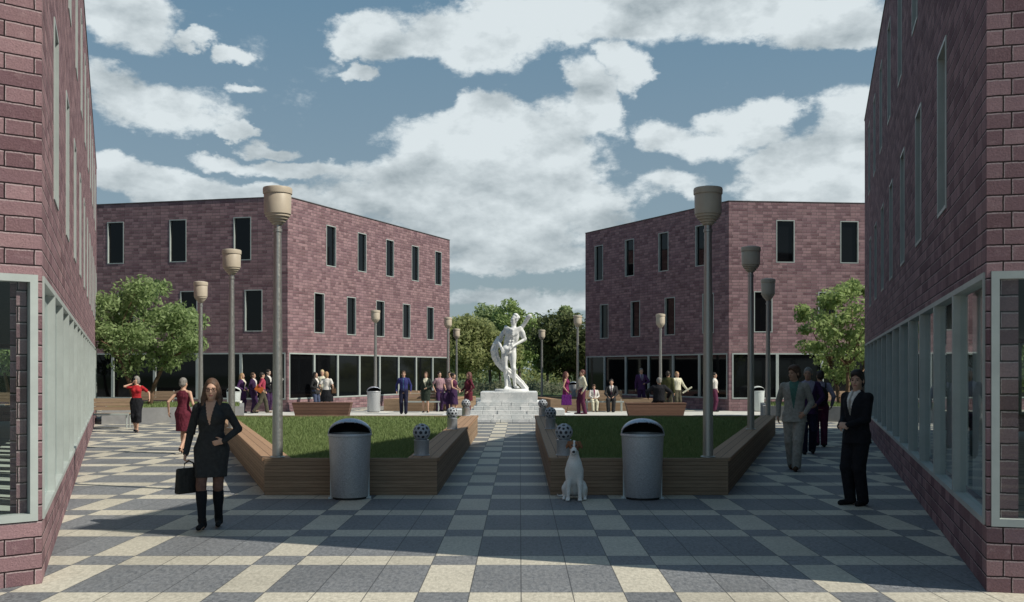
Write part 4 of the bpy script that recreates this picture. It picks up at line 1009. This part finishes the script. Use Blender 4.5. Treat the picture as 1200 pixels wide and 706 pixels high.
            for n in 'lr':
                g_ = SDF(); g_.cone(J['heel' + n] + V3(0, .005, .005), J['toe' + n] + V3(0, 0, .004), .043 if not fem else .037, .034 if not fem else .028, .02); g_.cone(J['toe' + n], J['toe' + n] * 1.0 + (J['toe' + n] - J['heel' + n]) * .12, .032 if not fem else .026, .024 if not fem else .016, .02)
                if op.get('high'): g_.cone(J['a' + n] + V3(0, 0, .02), J['heel' + n], .05, .044, .02)
                if op.get('heel'): h_ = J['heel' + n]; g_.cone(h_ + V3(0, .015, -.01), h_ + V3(0, .02, -.05), .018, .012, .01)
                sdf_obj('shoe', g_, vx, mat, root, sc)
            continue
        sdf_obj(kind if kind != 'hem' else 'skirt', G, vx, mats, root, sc, slot, 1 if vox < .01 else 0)
    root['_scale'] = sc; J2 = {k: Vector(v * sc) for k, v in J.items()}; J2['hd'] = lambda x, y, zz: Vector(hd(x, y, zz) * sc); del root['_scale']
    return root, J2, sc
def wpos(root, v):
    return Matrix.Translation(root.location) @ Matrix.Rotation(root.rotation_euler.z, 4, 'Z') @ v
C_ = {k: cloth(k, v) for k, v in dict(black=(.017, .018, .021), ink=(.011, .012, .016), burgundy=(.115, .020, .036), red=(.36, .022, .028), purple=(.060, .024, .085), deep=(.040, .018, .060), magenta=(.17, .018, .085), blue=(.030, .034, .135), cyan=(.06, .21, .27), navy=(.014, .015, .036), white=(.62, .60, .57), cream=(.58, .56, .44), khaki=(.075, .070, .050),
    olive=(.055, .058, .022), green=(.024, .034, .026), teal=(.07, .16, .13), grey=(.30, .29, .26), dark=(.028, .028, .03), jean=(.06, .075, .13), pink=(.30, .19, .22), rose=(.34, .05, .085), lilac=(.26, .24, .31), brown=(.085, .05, .03), plum=(.085, .020, .050), taupe=(.22, .16, .12), leather=(.014, .014, .016), orange=(.38, .10, .025), tights=(.030, .026, .027)).items()}
def bag(name, label, cat, pos, size, mat, rz=0.0, handle=True):
    r = thing(name, label, cat, pos, rz); w, d, h = size
    m = MB(); m.hexa([(-w / 2, -d / 2, 0), (w / 2, -d / 2, 0), (w / 2, d / 2, 0), (-w / 2, d / 2, 0), (-w / 2 * .93, -d / 2 * .7, h), (w / 2 * .93, -d / 2 * .7, h), (w / 2 * .93, d / 2 * .7, h), (-w / 2 * .93, d / 2 * .7, h)]); m.build('bag_body', mat, r, bevel=.02)
    if handle: MB().tube([(-w * .2, 0, h - .01), (-w * .17, 0, h + .05), (0, 0, h + .075), (w * .17, 0, h + .05), (w * .2, 0, h - .01)], .009, 8).build('handle', mat, r, smooth='all')
    return r
# ------------------------------------------------------------------ people
# woman in the foreground
p, J, s = person('woman in a black skirt suit and glasses walking with a dark briefcase', 248, 619, 1.68, 6, 'f', dict(fr=(-.075, -.16, .10), fl=(.06, .10, .10), lr=.0, hr=(-.285, -.03, .865), pr=(1, 0, 0), cr=1.1, hl=(.165, -.12, 1.02), el=(.75, .75, -.2), dl=(-1, -.25, -.25), pl=(0, 1, 0), cl=.3, head=(4, 2, 0), tl=8, tr=-4),
    [('jacket', cloth('charcoal', (.030, .032, .034)), dict(hem=.87, flare=.012, inf=.017, v=(1.20, .20, SKINS[0]))), ('skirt', cloth('charcoal', (.030, .032, .034)), dict(z=.60, rx=.168, ry=.148)), ('tights', cloth('sheer', (.13, .075, .06)), dict()), ('boots', C_['ink']), ('shoes', C_['leather'], dict(heel=1, high=1))], 'long', 'brown', 0, .0075)
hd = J['hd']
m = MB()
for sx in (-1, 1):
    ring = [hd(sx * .033 + .025 * math.cos(a), -.098 + .010 * abs(math.cos(a)) * (1 if sx * math.cos(a) > 0 else 0), 1.630 + .0165 * math.sin(a)) for a in [2 * math.pi * i / 20 for i in range(21)]]
    m.tube(ring, .0030, 6); m.tube([hd(sx * .058, -.088, 1.634), hd(sx * .076, .0, 1.634)], .0024, 5)
m.tube([hd(-.009, -.102, 1.636), hd(.009, -.102, 1.636)], .0024, 5); m.build('glasses', plain('glasses_frame', (.05, .02, .022), .3, .0), p, smooth='all')
m = MB(); m.tube([J['sr'] + Vector((.045, -.085, .035)), J['sr'] + Vector((.012, -.02, .062)), J['sr'] + Vector((.03, .08, .02)), Vector((-.12, .125, 1.15))], .011, 6); m.tube([J['sr'] + Vector((.045, -.085, .035)), Vector((-.135, -.135, 1.22)), Vector((-.165, -.115, 1.05))], .011, 6); m.build('shoulder_strap', C_['leather'], p, smooth='all')
hw = wpos(p, J['handr']); bag('briefcase', 'dark leather briefcase held by the woman in glasses', 'briefcase', (hw.x + .03, hw.y - .0, hw.z - .365), (.33, .09, .28), cloth('case', (.030, .031, .030)), R(55))
# burgundy dress, from behind
person('woman in a short burgundy dress walking away, left of the woman in black', 215, 532, 1.62, 172, 'f', dict(fl=(.06, -.10, .10), fr=(-.05, .22, .16), liftr=.02, hl=(.33, .05, .95), hr=(-.30, .0, .90), head=(-8, 4, 0)),
    [('dress', C_['burgundy'], dict(sleeve='cap')), ('skirt', C_['burgundy'], dict(z=.52, rx=.172, ry=.15)), ('shoes', C_['ink'], dict(heel=1))], 'short', 'grey', 0, .009)
# red blouse, on the phone
p, J, s = person('woman in a red blouse and long black skirt talking on a phone', 160, 507, 1.62, 8, 'f', dict(fl=(.05, -.14, .10), fr=(-.05, .08, .11), hr=(-.105, -.10, 1.50), er=(-.8, -.3, -.5), dr=(.35, -.1, .9), pr=(1, .4, 0), cr=.6, hl=(.40, -.08, 1.04), el=(.5, .8, -.2), head=(-25, 4, 0)),
    [('blouse', C_['red'], dict(sleeve='short')), ('skirt', C_['ink'], dict(z=.30, rx=.145, ry=.145)), ('shoes', C_['ink'], dict(heel=1))], 'bob', 'grey', 0, .009)
hw = wpos(p, J['handr']); ph = MB().box(-.03, .03, -.008, .008, -.065, .065).build('mobile_phone', C_['ink'], bevel=.004); ph.location = (hw.x + .012, hw.y - .008, hw.z + .03); ph.rotation_euler = (.1, .3, .9); tag(ph, 'black mobile phone held to the ear of the woman in red', 'phone')
# man in black at the right
person('man in a black suit standing alone beside the near right glazing', 1004, 592, 1.77, -58, 'm', dict(fl=(.075, .03, .085), fr=(-.075, -.03, .085), hl=(.06, -.24, 1.04), el=(.5, .9, -.3), dl=(-.8, -.3, .1), pl=(0, .7, -.5), cl=.5, hr=(-.06, -.25, 1.02), er=(-.5, .9, -.3), dr=(.8, -.3, .1), pr=(0, .7, -.5), cr=.5, head=(22, 0, 0), tl=12, tr=-12),
    [('trousers', C_['ink'], dict(w=.020)), ('jacket', C_['ink'], dict(v=(1.16, .24, C_['white']), tie=C_['grey'], hem=.80)), ('shoes', C_['leather'])], 'thick', 'dark', 0, .008)
person('man in a pale grey suit and green shirt striding forward, in the shade', 931, 551, 1.86, -22, 'm', dict(fr=(-.06, .16, .10), fl=(.05, -.18, .085), hl=(.19, -.12, .96), el=(.6, .9, -.2), dl=(-.7, -.2, -.6), pl=(0, 1, 0), hr=(-.27, .05, .90), head=(-38, 2, 0)),
    [('trousers', C_['grey'], dict(w=.022)), ('shirt', C_['teal'], dict(v=(1.0, .055, C_['navy']))), ('jacket', C_['grey'], dict(v=(1.02, .17, C_['teal']), hem=.80, flare=.03)), ('shoes', C_['brown'])], 'thick', 'brown', 1, .008)
person('man in dark clothes walking just behind the man in pale grey', 947, 532, 1.84, -10, 'm', dict(fr=(-.09, -.08, .085), fl=(.09, .12, .10), hl=(.14, -.22, 1.0), el=(1, .5, -.3), hr=(-.30, -.02, .9), head=(-15, 0, 0)),
    [('trousers', C_['navy'], dict(w=.022)), ('shirt', C_['lilac'], dict()), ('jacket', C_['deep'], dict(v=(1.02, .30, C_['lilac']))), ('shoes', C_['leather'])], 'short', 'grey', 1, .009)
p, J, s = person('man in a lilac shirt with a black backpack walking away', 961, 524, 1.78, 168, 'm', dict(fr=(-.09, -.06, .085), fl=(.09, .16, .12), hl=(.24, -.10, 1.02), hr=(-.26, -.06, .95), head=(10, 0, 0)),
    [('trousers', C_['plum'], dict(w=.022)), ('shirt', C_['lilac'], dict()), ('shoes', C_['leather'])], 'short', 'dark', 1, .010)
b = SDF(); b.ell((0, .245, 1.17), (.165, .105, .235), None, .04); b.ell((0, .33, 1.08), (.12, .05, .13), None, .04); o = sdf_obj('pack', b, .012, C_['leather']); bp = thing('backpack', 'black backpack on the back of the man in the lilac shirt', 'backpack', p.location, p.rotation_euler.z); o.parent = bp
m = MB()
for sx in (-1, 1): m.tube([(sx * .11, .18, 1.36), (sx * .12, .05, 1.475), (sx * .125, -.10, 1.42), (sx * .14, -.155, 1.28), (sx * .16, -.08, 1.10), (sx * .12, .17, 1.0)], .016, 6)
m.build('strap', C_['leather'], bp, smooth='all')
VF = .0135
# group before the far left building
person('woman with long blond hair in a purple coat, beside the pale trash can', 284, 484, 1.68, 75, 'f', dict(hl=(.20, -.12, 1.0), hr=(-.18, -.14, 1.02)), [('trousers', C_['deep']), ('coat', C_['purple'], dict(hem=.62, v=(1.05, .2, C_['cream']))), ('shoes', C_['ink'])], 'long', 'blond', 0, VF)
person('man in a purple suit between the purple coat and the red shirt', 297, 484.3, 1.70, 80, 'm', dict(hr=(-.20, -.15, 1.0)), [('trousers', C_['deep']), ('jacket', C_['deep'], dict(v=(1.1, .25, C_['white']))), ('shoes', C_['ink'])], 'short', 'brown', 0, VF)
p, J, s = person('man in a red shirt striding away with an orange folder under his arm', 307.5, 484.8, 1.71, 112, 'm', dict(fl=(.09, -.22, .10), fr=(-.09, .34, .16), hl=(.23, -.12, .93), hr=(-.22, .02, .98), head=(8, 0, 0)), [('trousers', C_['khaki'], dict(w=.022)), ('shirt', C_['rose']), ('shoes', C_['taupe'])], 'short', 'dark', 0, VF)
f = MB().box(-.16, .16, -.018, .018, -.12, .12).build('folder', C_['orange'], bevel=.006); hw = wpos(p, J['wr']); f.location = (hw.x - .12, hw.y - .10, hw.z + .06); f.rotation_euler = (0, R(32), R(10)); tag(f, 'orange folder carried by the man in the red shirt', 'folder')
p, J, s = person('tall man in black behind the red shirt, reading a sheet of paper', 314, 483.4, 1.84, 70, 'm', dict(hl=(.16, -.36, 1.22), hr=(-.12, -.34, 1.20), head=(0, 10, 0)), [('trousers', C_['deep']), ('jacket', C_['ink'], dict(v=(1.1, .2, C_['white']))), ('shoes', C_['white'])], 'short', 'dark', 2, VF)
hw = wpos(p, J['handl']); f = MB().box(-.10, .10, -.004, .004, -.14, .14).build('paper_sheet', C_['white']); f.location = (hw.x + .08, hw.y - .03, hw.z + .06); f.rotation_euler = (R(20), R(35), R(20)); tag(f, 'white sheet of paper in the hands of the tall man in black', 'paper')
# by the left block bench
person('woman in a dark jacket and jeans left of the white top', 370, 483.5, 1.72, 60, 'f', dict(hr=(-.16, -.18, 1.02)), [('trousers', C_['jean']), ('jacket', C_['dark'], dict(v=(1.1, .2, C_['white']))), ('shoes', C_['ink'])], 'long', 'dark', 0, VF)
person('blond man in a cream shirt hidden behind the woman in the white top', 377.5, 482.6, 1.82, 5, 'm', dict(), [('trousers', C_['khaki']), ('shirt', C_['cream']), ('shoes', C_['brown'])], 'short', 'pale', 0, VF)
p, J, s = person('woman in a white top and flared black skirt seen from behind', 383, 485, 1.74, 175, 'f', dict(hl=(.22, -.10, 1.0), hr=(-.26, -.05, .95), head=(-10, 0, 0)), [('blouse', C_['white'], dict(sleeve='short', inf=.018)), ('skirt', C_['ink'], dict(z=.50, rx=.27, ry=.20)), ('shoes', C_['ink'])], 'bob', 'blond', 0, VF)
hw = wpos(p, J['hr' if 'hr' in J else 'wr']) if False else wpos(p, J['wr'])
bag('handbag', 'small brown handbag at the side of the woman in the white top', 'handbag', (p.location.x + .30, p.location.y - .05, .83), (.20, .09, .20), C_['brown'], .3)
# by the left park bench
person('man in a blue shirt and turquoise tie walking toward the lawn', 473, 485.6, 1.77, 4, 'm', dict(fl=(.09, -.05, .085), fr=(-.09, .05, .085), hl=(.28, -.03, .92), hr=(-.28, -.03, .92)), [('trousers', C_['navy']), ('shirt', C_['blue'], dict(v=(.98, .0, C_['cyan']), tie=C_['cyan'])), ('shoes', C_['ink'])], 'short', 'brown', 0, .012)
person('woman in a dark green suit standing in front of the park bench', 499, 483.8, 1.73, -8, 'f', dict(hl=(.10, -.20, 1.05), el=(1, .4, -.2), hr=(-.29, -.03, .94)), [('jacket', C_['green'], dict(hem=.78, v=(1.12, .3, C_['cream']))), ('skirt', C_['green'], dict(z=.50, rx=.185, ry=.16)), ('shoes', C_['ink'])], 'bob', 'brown', 0, VF)
person('man in a pink checked shirt at the right end of the bench', 515, 482.6, 1.74, 35, 'm', dict(hl=(.20, -.18, 1.0), hr=(-.26, -.02, .95)), [('trousers', C_['deep']), ('shirt', C_['pink'], dict(sleeve='short')), ('shoes', C_['ink'])], 'short', 'dark', 0, VF)
person('man in a pale pink shirt half hidden behind the woman in the plum dress', 527, 482, 1.74, -10, 'm', dict(), [('trousers', C_['deep']), ('shirt', C_['pink']), ('shoes', C_['ink'])], 'short', 'dark', 0, VF)
p, J, s = person('woman in a sleeveless plum dress facing right toward the burgundy woman', 531.5, 486.2, 1.68, 62, 'f', dict(hr=(-.14, -.30, 1.04), hl=(.14, -.28, 1.02), er=(-.9, .5, -.4)), [('dress', C_['plum'], dict(sleeve=None)), ('skirt', C_['deep'], dict(z=.42, rx=.175, ry=.155)), ('shoes', C_['ink'])], 'bun', 'dark', 0, VF)
bag('shoulder_bag', 'large purple shoulder bag left of the woman in the plum dress', 'bag', (xat(524, 40.2), 40.2, .42), (.42, .16, .46), C_['deep'], .3)
person('woman with long dark hair in a burgundy dress and tights facing left', 549, 488.6, 1.73, -60, 'f', dict(hr=(-.12, -.26, 1.0), hl=(.20, -.10, .98), fl=(.06, .06, .085)), [('dress', C_['burgundy'], dict(sleeve='long')), ('skirt', C_['burgundy'], dict(z=.62, rx=.185, ry=.16)), ('tights', C_['burgundy'], dict(top=.75)), ('shoes', C_['ink'])], 'long', 'auburn', 0, .012)
# right of the statue
p, J, s = person('woman in a magenta dress carrying a purple shopping bag', 663.5, 485.4, 1.74, 75, 'f', dict(hr=(-.17, -.08, .92), hl=(.2, -.10, .95)), [('dress', C_['magenta'], dict(sleeve=None)), ('skirt', C_['magenta'], dict(z=.62, rx=.175, ry=.155)), ('shoes', C_['plum'])], 'long', 'auburn', 0, .012)
bag('shopping_bag', 'square purple shopping bag carried by the woman in magenta', 'bag', (p.location.x + .0, p.location.y - .25, .37), (.42, .14, .42), cloth('bagpurple', (.10, .015, .14)), .05)
person('man in a cream shirt and purple trousers facing the woman in magenta', 682, 485.6, 1.82, -72, 'm', dict(hl=(.22, -.05, .9), hr=(-.20, -.10, .95), fl=(.09, .10, .085), fr=(-.09, -.10, .085)), [('trousers', C_['plum'], dict(w=.022)), ('shirt', C_['cream']), ('shoes', C_['plum'])], 'short', 'auburn', 0, .012)
SEAT = dict(dz=-.40, fl=(.10, -.44, .085), fr=(-.10, -.42, .085), hl=(.12, -.30, .62), hr=(-.12, -.30, .62), el=(.8, .6, -.2), er=(-.8, .6, -.2))
person('child with pale clothes sitting on the left of the right park bench', 696, 482, 1.42, 4, 'm', dict(SEAT, dz=-.30, fl=(.10, -.42, .10), fr=(-.10, -.42, .10), hl=(.10, -.28, .74), hr=(-.10, -.28, .74)), [('trousers', C_['cream']), ('shirt', C_['white'], dict(v=(1.0, .10, C_['magenta']))), ('shoes', C_['taupe'])], 'thick', 'brown', 0, .012, Y=43.02)
person('man in a dark suit sitting on the right of the right park bench', 716.5, 482, 1.84, -8, 'm', SEAT, [('trousers', C_['dark'], dict(w=.022)), ('jacket', C_['dark'], dict(hem=.87, v=(1.1, .25, C_['white']), tie=C_['plum'])), ('shoes', C_['ink'])], 'short', 'dark', 0, .012, Y=43.02)
person('man in a purple suit in front of the shaded ground floor glazing', 751.5, 479, 1.90, 6, 'm', dict(hl=(.12, -.22, 1.08), el=(1, .4, -.2)), [('trousers', C_['deep']), ('jacket', C_['purple'], dict(v=(1.1, .22, C_['lilac']), tie=C_['deep'])), ('shoes', C_['ink'])], 'short', 'grey', 0, VF, Y=46.9)
person('broad man in black sitting on the dark block bench with his back to the lawn', 772, 486, 1.86, 180, 'm', dict(dz=-.32, fl=(.18, -.40, .085), fr=(-.18, -.40, .085), hl=(.36, -.20, .72), hr=(-.36, -.20, .72), el=(1, .5, .1), er=(-1, .5, .1), head=(12, 0, 0), ly=.03), [('trousers', C_['ink']), ('jacket', C_['ink'], dict(hem=.90, inf=.05)), ('shoes', C_['ink'])], 'short', 'grey', 1, .012, Y=37.95)
person('man in an olive shirt standing behind the broad man in black', 783, 484, 1.76, 150, 'm', dict(hl=(.22, -.10, .95)), [('trousers', C_['khaki']), ('shirt', C_['olive'], dict(inf=.03)), ('shoes', C_['brown'])], 'short', 'dark', 1, VF, Y=41.6)
p, J, s = person('man in a cream shirt holding out a rolled paper', 793.5, 482, 1.74, 30, 'm', dict(hl=(.36, -.20, .98), el=(.6, .7, -.4), hr=(-.24, -.05, .92)), [('trousers', C_['khaki'], dict(w=.022)), ('shirt', C_['cream'], dict(inf=.02)), ('shoes', C_['brown'])], 'short', 'blond', 0, VF, Y=43.0)
hw = wpos(p, J['handl']); f = MB().tube([(-.20, 0, -.12), (.20, 0, .14)], .035, 12).build('paper_roll', C_['cream'], smooth=True); f.location = hw; tag(f, 'cream paper roll in the hand of the man in the cream shirt', 'paper roll')
person('man in a white shirt almost hidden by the tall lamp pole', 837.5, 483, 1.70, 70, 'm', dict(hl=(.22, -.05, .95), hr=(-.24, .1, .95)), [('trousers', C_['plum']), ('shirt', C_['white']), ('shoes', C_['ink'])], 'short', 'dark', 0, VF, Y=43.1)
# ------------------------------------------------------------------ dog
def dog():
    g = gp(673, 586.5); r = thing('dog', 'white dog with brown ears and patches sitting in front of the right planter', 'dog', (g.x, g.y, 0), R(-6)); D = SDF()
    # chest, trunk sloping back to the haunches
    D.ell((0, -.02, .44), (.112, .112, .155), rotm(0, 14, 0), .05); D.ell((0, .06, .32), (.122, .13, .175), rotm(0, 30, 0), .06); D.ell((0, .17, .17), (.115, .14, .135), None, .06)
    for s in (-1, 1):
        D.cone((s * .066, -.03, .40), (s * .078, -.055, .22), .050, .034, .04); D.cone((s * .078, -.055, .22), (s * .080, -.07, .045), .031, .024, .02)     # foreleg, wrist, pastern
        D.ell((s * .082, -.098, .024), (.031, .048, .024), None, .015)
        for t in (-1, 0, 1): D.ell((s * .082 + t * .019, -.137, .018), (.010, .018, .016), None, .006)
        D.ell((s * .115, .13, .13), (.052, .13, .12), rotm(0, -25, 0), .03); D.cone((s * .13, .05, .16), (s * .135, .20, .06), .045, .028, .03); D.cone((s * .135, .20, .05), (s * .14, .03, .028), .026, .022, .02); D.ell((s * .142, -.005, .022), (.028, .045, .021), None, .015)
    D.cone((0, .01, .52), (0, -.015, .66), .075, .058, .05)
    D.ell((0, -.02, .735), (.072, .082, .070), None, .03); D.ell((0, -.04, .765), (.055, .05, .04), None, .03)
    D.cone((0, -.065, .712), (0, -.150, .658), .048, .035, .03); D.ell((0, -.142, .640), (.030, .036, .022), None, .015)
    D.ell((0, -.186, .672), (.018, .013, .014), None, .006)
    for s in (-1, 1):
        D.ell((s * .028, -.092, .748), (.012, .012, .011), None, .008, 's'); D.ell((s * .028, -.083, .748), (.0105, .0105, .0095), None, .002)
        e = Matrix.Rotation(s * R(-38), 3, 'Y'); D.ell((s * .078, -.008, .752), (.026, .020, .055), np.array(e), .012); D.cone((s * .072, -.025, .785), (s * .102, -.045, .715), .020, .014, .015)
    D.cone((-.02, .27, .06), (-.16, .20, .03), .028, .020, .03); D.cone((-.16, .20, .03), (-.225, .10, .045), .020, .012, .02); D.cone((-.225, .10, .045), (-.235, .06, .075), .012, .006, .01)
    W_ = plain('dog_white', (.80, .79, .76), .9, .10, 60.0, bump=.4); Bn = plain('dog_brown', (.26, .12, .06), .9, .2, 60.0, bump=.4); K = plain('dog_nose', (.02, .018, .018), .35, .0)
    def slot(P):
        x, y, z = np.abs(P[:, 0]), P[:, 1], P[:, 2]; o = np.zeros(len(P)); n = .006 * np.sin(P[:, 0] * 90) + .006 * np.sin(z * 110)
        o[(z > .665) & (x > .060 + n)] = 1; o[(z > .690 + n) & (x > .012 + n * .5) & (y > -.118)] = 1; o[(z > .70) & (y > .01)] = 1
        o[(y < -.170) & (z > .655) & (x < .02)] = 2; o[(np.hypot(x - .028, z - .748) < .0115) & (y < -.07)] = 2; o[(np.abs(z - .643 + x * .1) < .003) & (y < -.14)] = 2
        return o
    sdf_obj('body', D, .006, [W_, Bn, K], r, 1.0, slot)
dog()
# ------------------------------------------------------------------ statue
def statue():
    r = thing('statue', 'white marble statue of a standing man with a sweeping cloak', 'statue', (PC.x + .03, PC.y - .12, 1.03), R(6)); k = 2.72 / 1.80; Q = SDF()
    c = lambda a, b, ra, rb, kk=.03: Q.cone(a, b, ra, rb, kk)
    # block under the feet
    Q.loft([(0, .05, 0, .44, .24), (.045, .05, 0, .43, .23), (.06, .05, 0, .41, .21)], .01)
    z0 = .055
    hipL, hipR = V3(.095, 0, .95), V3(-.085, 0, .985)         # weight on the viewer's left leg
    kR, aR = V3(-.055, -.05, .53), V3(-.07, .0, z0 + .09); kL, aL = V3(.085, -.10, .54), V3(-.02, -.02, z0 + .11)
    kL, aL = V3(.14, -.10, .53), V3(.15, .06, z0 + .11)
    for h, kn, an, s in ((hipR, kR, aR, -1), (hipL, kL, aL, 1)):
        c(h, kn, .098, .060, .04); c(kn, an, .058, .038, .03); Q.ell(h + (kn - h) * .35 + V3(s * .012, -.025, 0), (.078, .085, .17), None, .05); Q.ell(kn + (an - kn) * .28 + V3(0, .022, 0), (.05, .052, .11), None, .04)
        Q.ell(kn + V3(0, -.035, 0), (.035, .028, .04), None, .03); c(an, an + V3(s * .01, .02, -.05), .038, .038, .02); c(an + V3(0, .02, -.05), an + V3(s * .05, -.15, -.065), .038, .028, .02)
        for t in range(4): c(an + V3(s * .05 + (t - 1.5) * .018, -.14, -.07), an + V3(s * .055 + (t - 1.5) * .02, -.185, -.075), .013, .010, .01)
    Q.loft([(.92, 0, .005, .165, .115), (1.0, .0, 0, .172, .125), (1.08, .008, 0, .155, .112), (1.17, .014, 0, .150, .108), (1.28, .01, -.01, .172, .128), (1.38, .0, -.01, .190, .128), (1.45, -.004, 0, .15, .09), (1.50, -.004, 0, .06, .06)], .04)
    for s in (-1, 1):
        Q.ell((s * .078 + .005, -.105, 1.345), (.078, .04, .062), None, .025); Q.ell((s * .13, .0, 1.22), (.05, .09, .11), None, .04); Q.ell((s * .17, .0, 1.42), (.062, .065, .06), None, .04)
        for j, zz in enumerate((1.235, 1.165, 1.095)): Q.ell((s * .034 + .012, -.108, zz), (.030, .022, .030), None, .012)
        Q.ell((s * .09, -.08, 1.01), (.06, .05, .05), None, .04)
    # arms: viewer's left elbow out with hand on the hip, viewer's right forearm across the belly
    sR, eR, wR = V3(-.195, 0, 1.43), V3(-.335, .06, 1.20), V3(-.205, -.13, 1.02); sL, eL, wL = V3(.195, 0, 1.43), V3(.335, .03, 1.21), V3(.10, -.19, 1.06)
    for a, b, w in ((sR, eR, wR), (sL, eL, wL)):
        c(a, b, .062, .046, .03); Q.ell(a + (b - a) * .5 + V3(0, -.018, 0), (.052, .052, .085), None, .04); c(b, w, .046, .030, .02)
        d = (w - b) / np.linalg.norm(w - b); Q.ell(w + d * .05, (.042, .036, .042), None, .015); sd = np.cross(d, V3(0, -1, 0)); sd /= np.linalg.norm(sd)
        for t in range(4): p0 = w + d * .08 + sd * (t - 1.5) * .02; c(p0, p0 + d * .05 + V3(0, .02, -.02), .013, .011, .008); c(p0 + d * .05 + V3(0, .02, -.02), p0 + d * .065 + V3(0, .045, -.045), .011, .009, .008)
        c(w + d * .03, w + d * .06 + V3(0, -.03, .035), .014, .010, .01)
    # head turned and tilted
    Rh = rotm(-28, 6, 5); Nk = V3(-.004, 0, 1.50); hd = lambda x, y, z: Nk + Rh @ V3(x, y, z)
    c((-.004, .01, 1.46), hd(0, .0, .09), .062, .055); Q.ell(hd(0, .012, .195), (.080, .100, .098), Rh, .02); Q.ell(hd(0, -.03, .125), (.060, .068, .082), Rh, .03); Q.ell(hd(0, -.062, .068), (.028, .025, .02), Rh, .02); Q.ell(hd(0, -.078, .188), (.055, .018, .018), Rh, .02)
    for s in (-1, 1): Q.ell(hd(s * .032, -.098, .163), (.017, .014, .012), Rh, .01, 's'); Q.ell(hd(s * .032, -.082, .163), (.012, .012, .01), Rh, .003); Q.ell(hd(s * .08, .01, .15), (.012, .022, .034), Rh, .01)
    c(hd(0, -.09, .175), hd(0, -.112, .13), .009, .013, .01); Q.ell(hd(0, -.092, .098), (.026, .012, .008), Rh, .008)
    rnd = random.Random(5)
    for _ in range(60):                              # curled hair
        a, e = rnd.uniform(0, 6.28), rnd.uniform(.0, 1.5); x, y, z = math.cos(a) * math.cos(e), math.sin(a) * math.cos(e), math.sin(e)
        if y < -.35 and z < .72: continue
        Q.ell(hd(x * .082, .015 + y * .10, .20 + z * .095), (.022, .022, .02), Rh, .012)
    # quiver behind the shoulder
    c((.12, .12, 1.36), (.30, .12, 1.72), .045, .052, .02); Q.ell((.315, .12, 1.745), (.075, .055, .05), rotm(0, 0, -28), .02); Q.ell((.25, .12, 1.66), (.056, .056, .03), None, .01)
    # cloak: rolled across the chest, over the far arm, sweeping round behind the legs to the ground
    for o in (-.05, 0, .05): c((-.20, -.06 + abs(o) * .3, 1.47 + o * .7), (.02, -.15, 1.36 + o), .034, .034, .02); c((.02, -.15, 1.36 + o), (.19, -.06, 1.45 + o * .6), .034, .036, .02)
    path = [(-.30, .06, 1.24), (-.345, .05, 1.10), (-.355, .05, .96), (-.315, .07, .82), (-.235, .10, .69), (-.12, .14, .57), (.03, .17, .46), (.19, .17, .34), (.33, .12, .19), (.43, .06, .05)]
    for q in range(5):
        o = (q - 2) / 2
        for i in range(len(path) - 1):
            wd = lambda i_: .075 * (1 - .35 * i_ / 9) * o
            a, b = V3(*path[i]), V3(*path[i + 1]); nrm = V3((b - a)[2], 0, -(b - a)[0]); nrm /= np.linalg.norm(nrm) + 1e-9
            c(a + nrm * wd(i) + V3(0, .02 * math.sin(q * 2.1), 0), b + nrm * wd(i + 1) + V3(0, .02 * math.sin(q * 2.1), 0), .027, .025, .022)
    
    for a in range(14):                              # belt folds round the hips
        t = 2 * math.pi * a / 14; t2 = 2 * math.pi * (a + 1) / 14; c((.172 * math.cos(t), .128 * math.sin(t), 1.01 + .03 * math.sin(t + .6)), (.172 * math.cos(t2), .128 * math.sin(t2), 1.01 + .03 * math.sin(t2 + .6)), .022, .022, .012)
    Q.ell((.005, -.12, .93), (.05, .045, .07), None, .03); c((.0, .10, .34), (.0, .12, .06), .05, .08, .04)
    def bend(V):                                     # contrapposto: hips swing one way, chest turns and leans the other
        x, y, z = V[:, 0], V[:, 1], V[:, 2]; t = np.clip((z - .75) / .75, 0, 1.3); a = -R(20) * t * t; f = np.clip(z / .95, 0, 1)
        sx = -.055 * np.sin(np.pi * np.clip(z / 1.25, 0, 1)) + .095 * np.clip((z - 1.0) / .55, 0, 1.4); x = x * .92
        return np.stack([x * np.cos(a) - y * np.sin(a) + sx, x * np.sin(a) + y * np.cos(a), z], 1)
    sdf_obj('figure', Q, .0085, plain('statue_marble', (.66, .67, .67), .5, .08, 6.0), r, k, None, 1, bend)
statue()
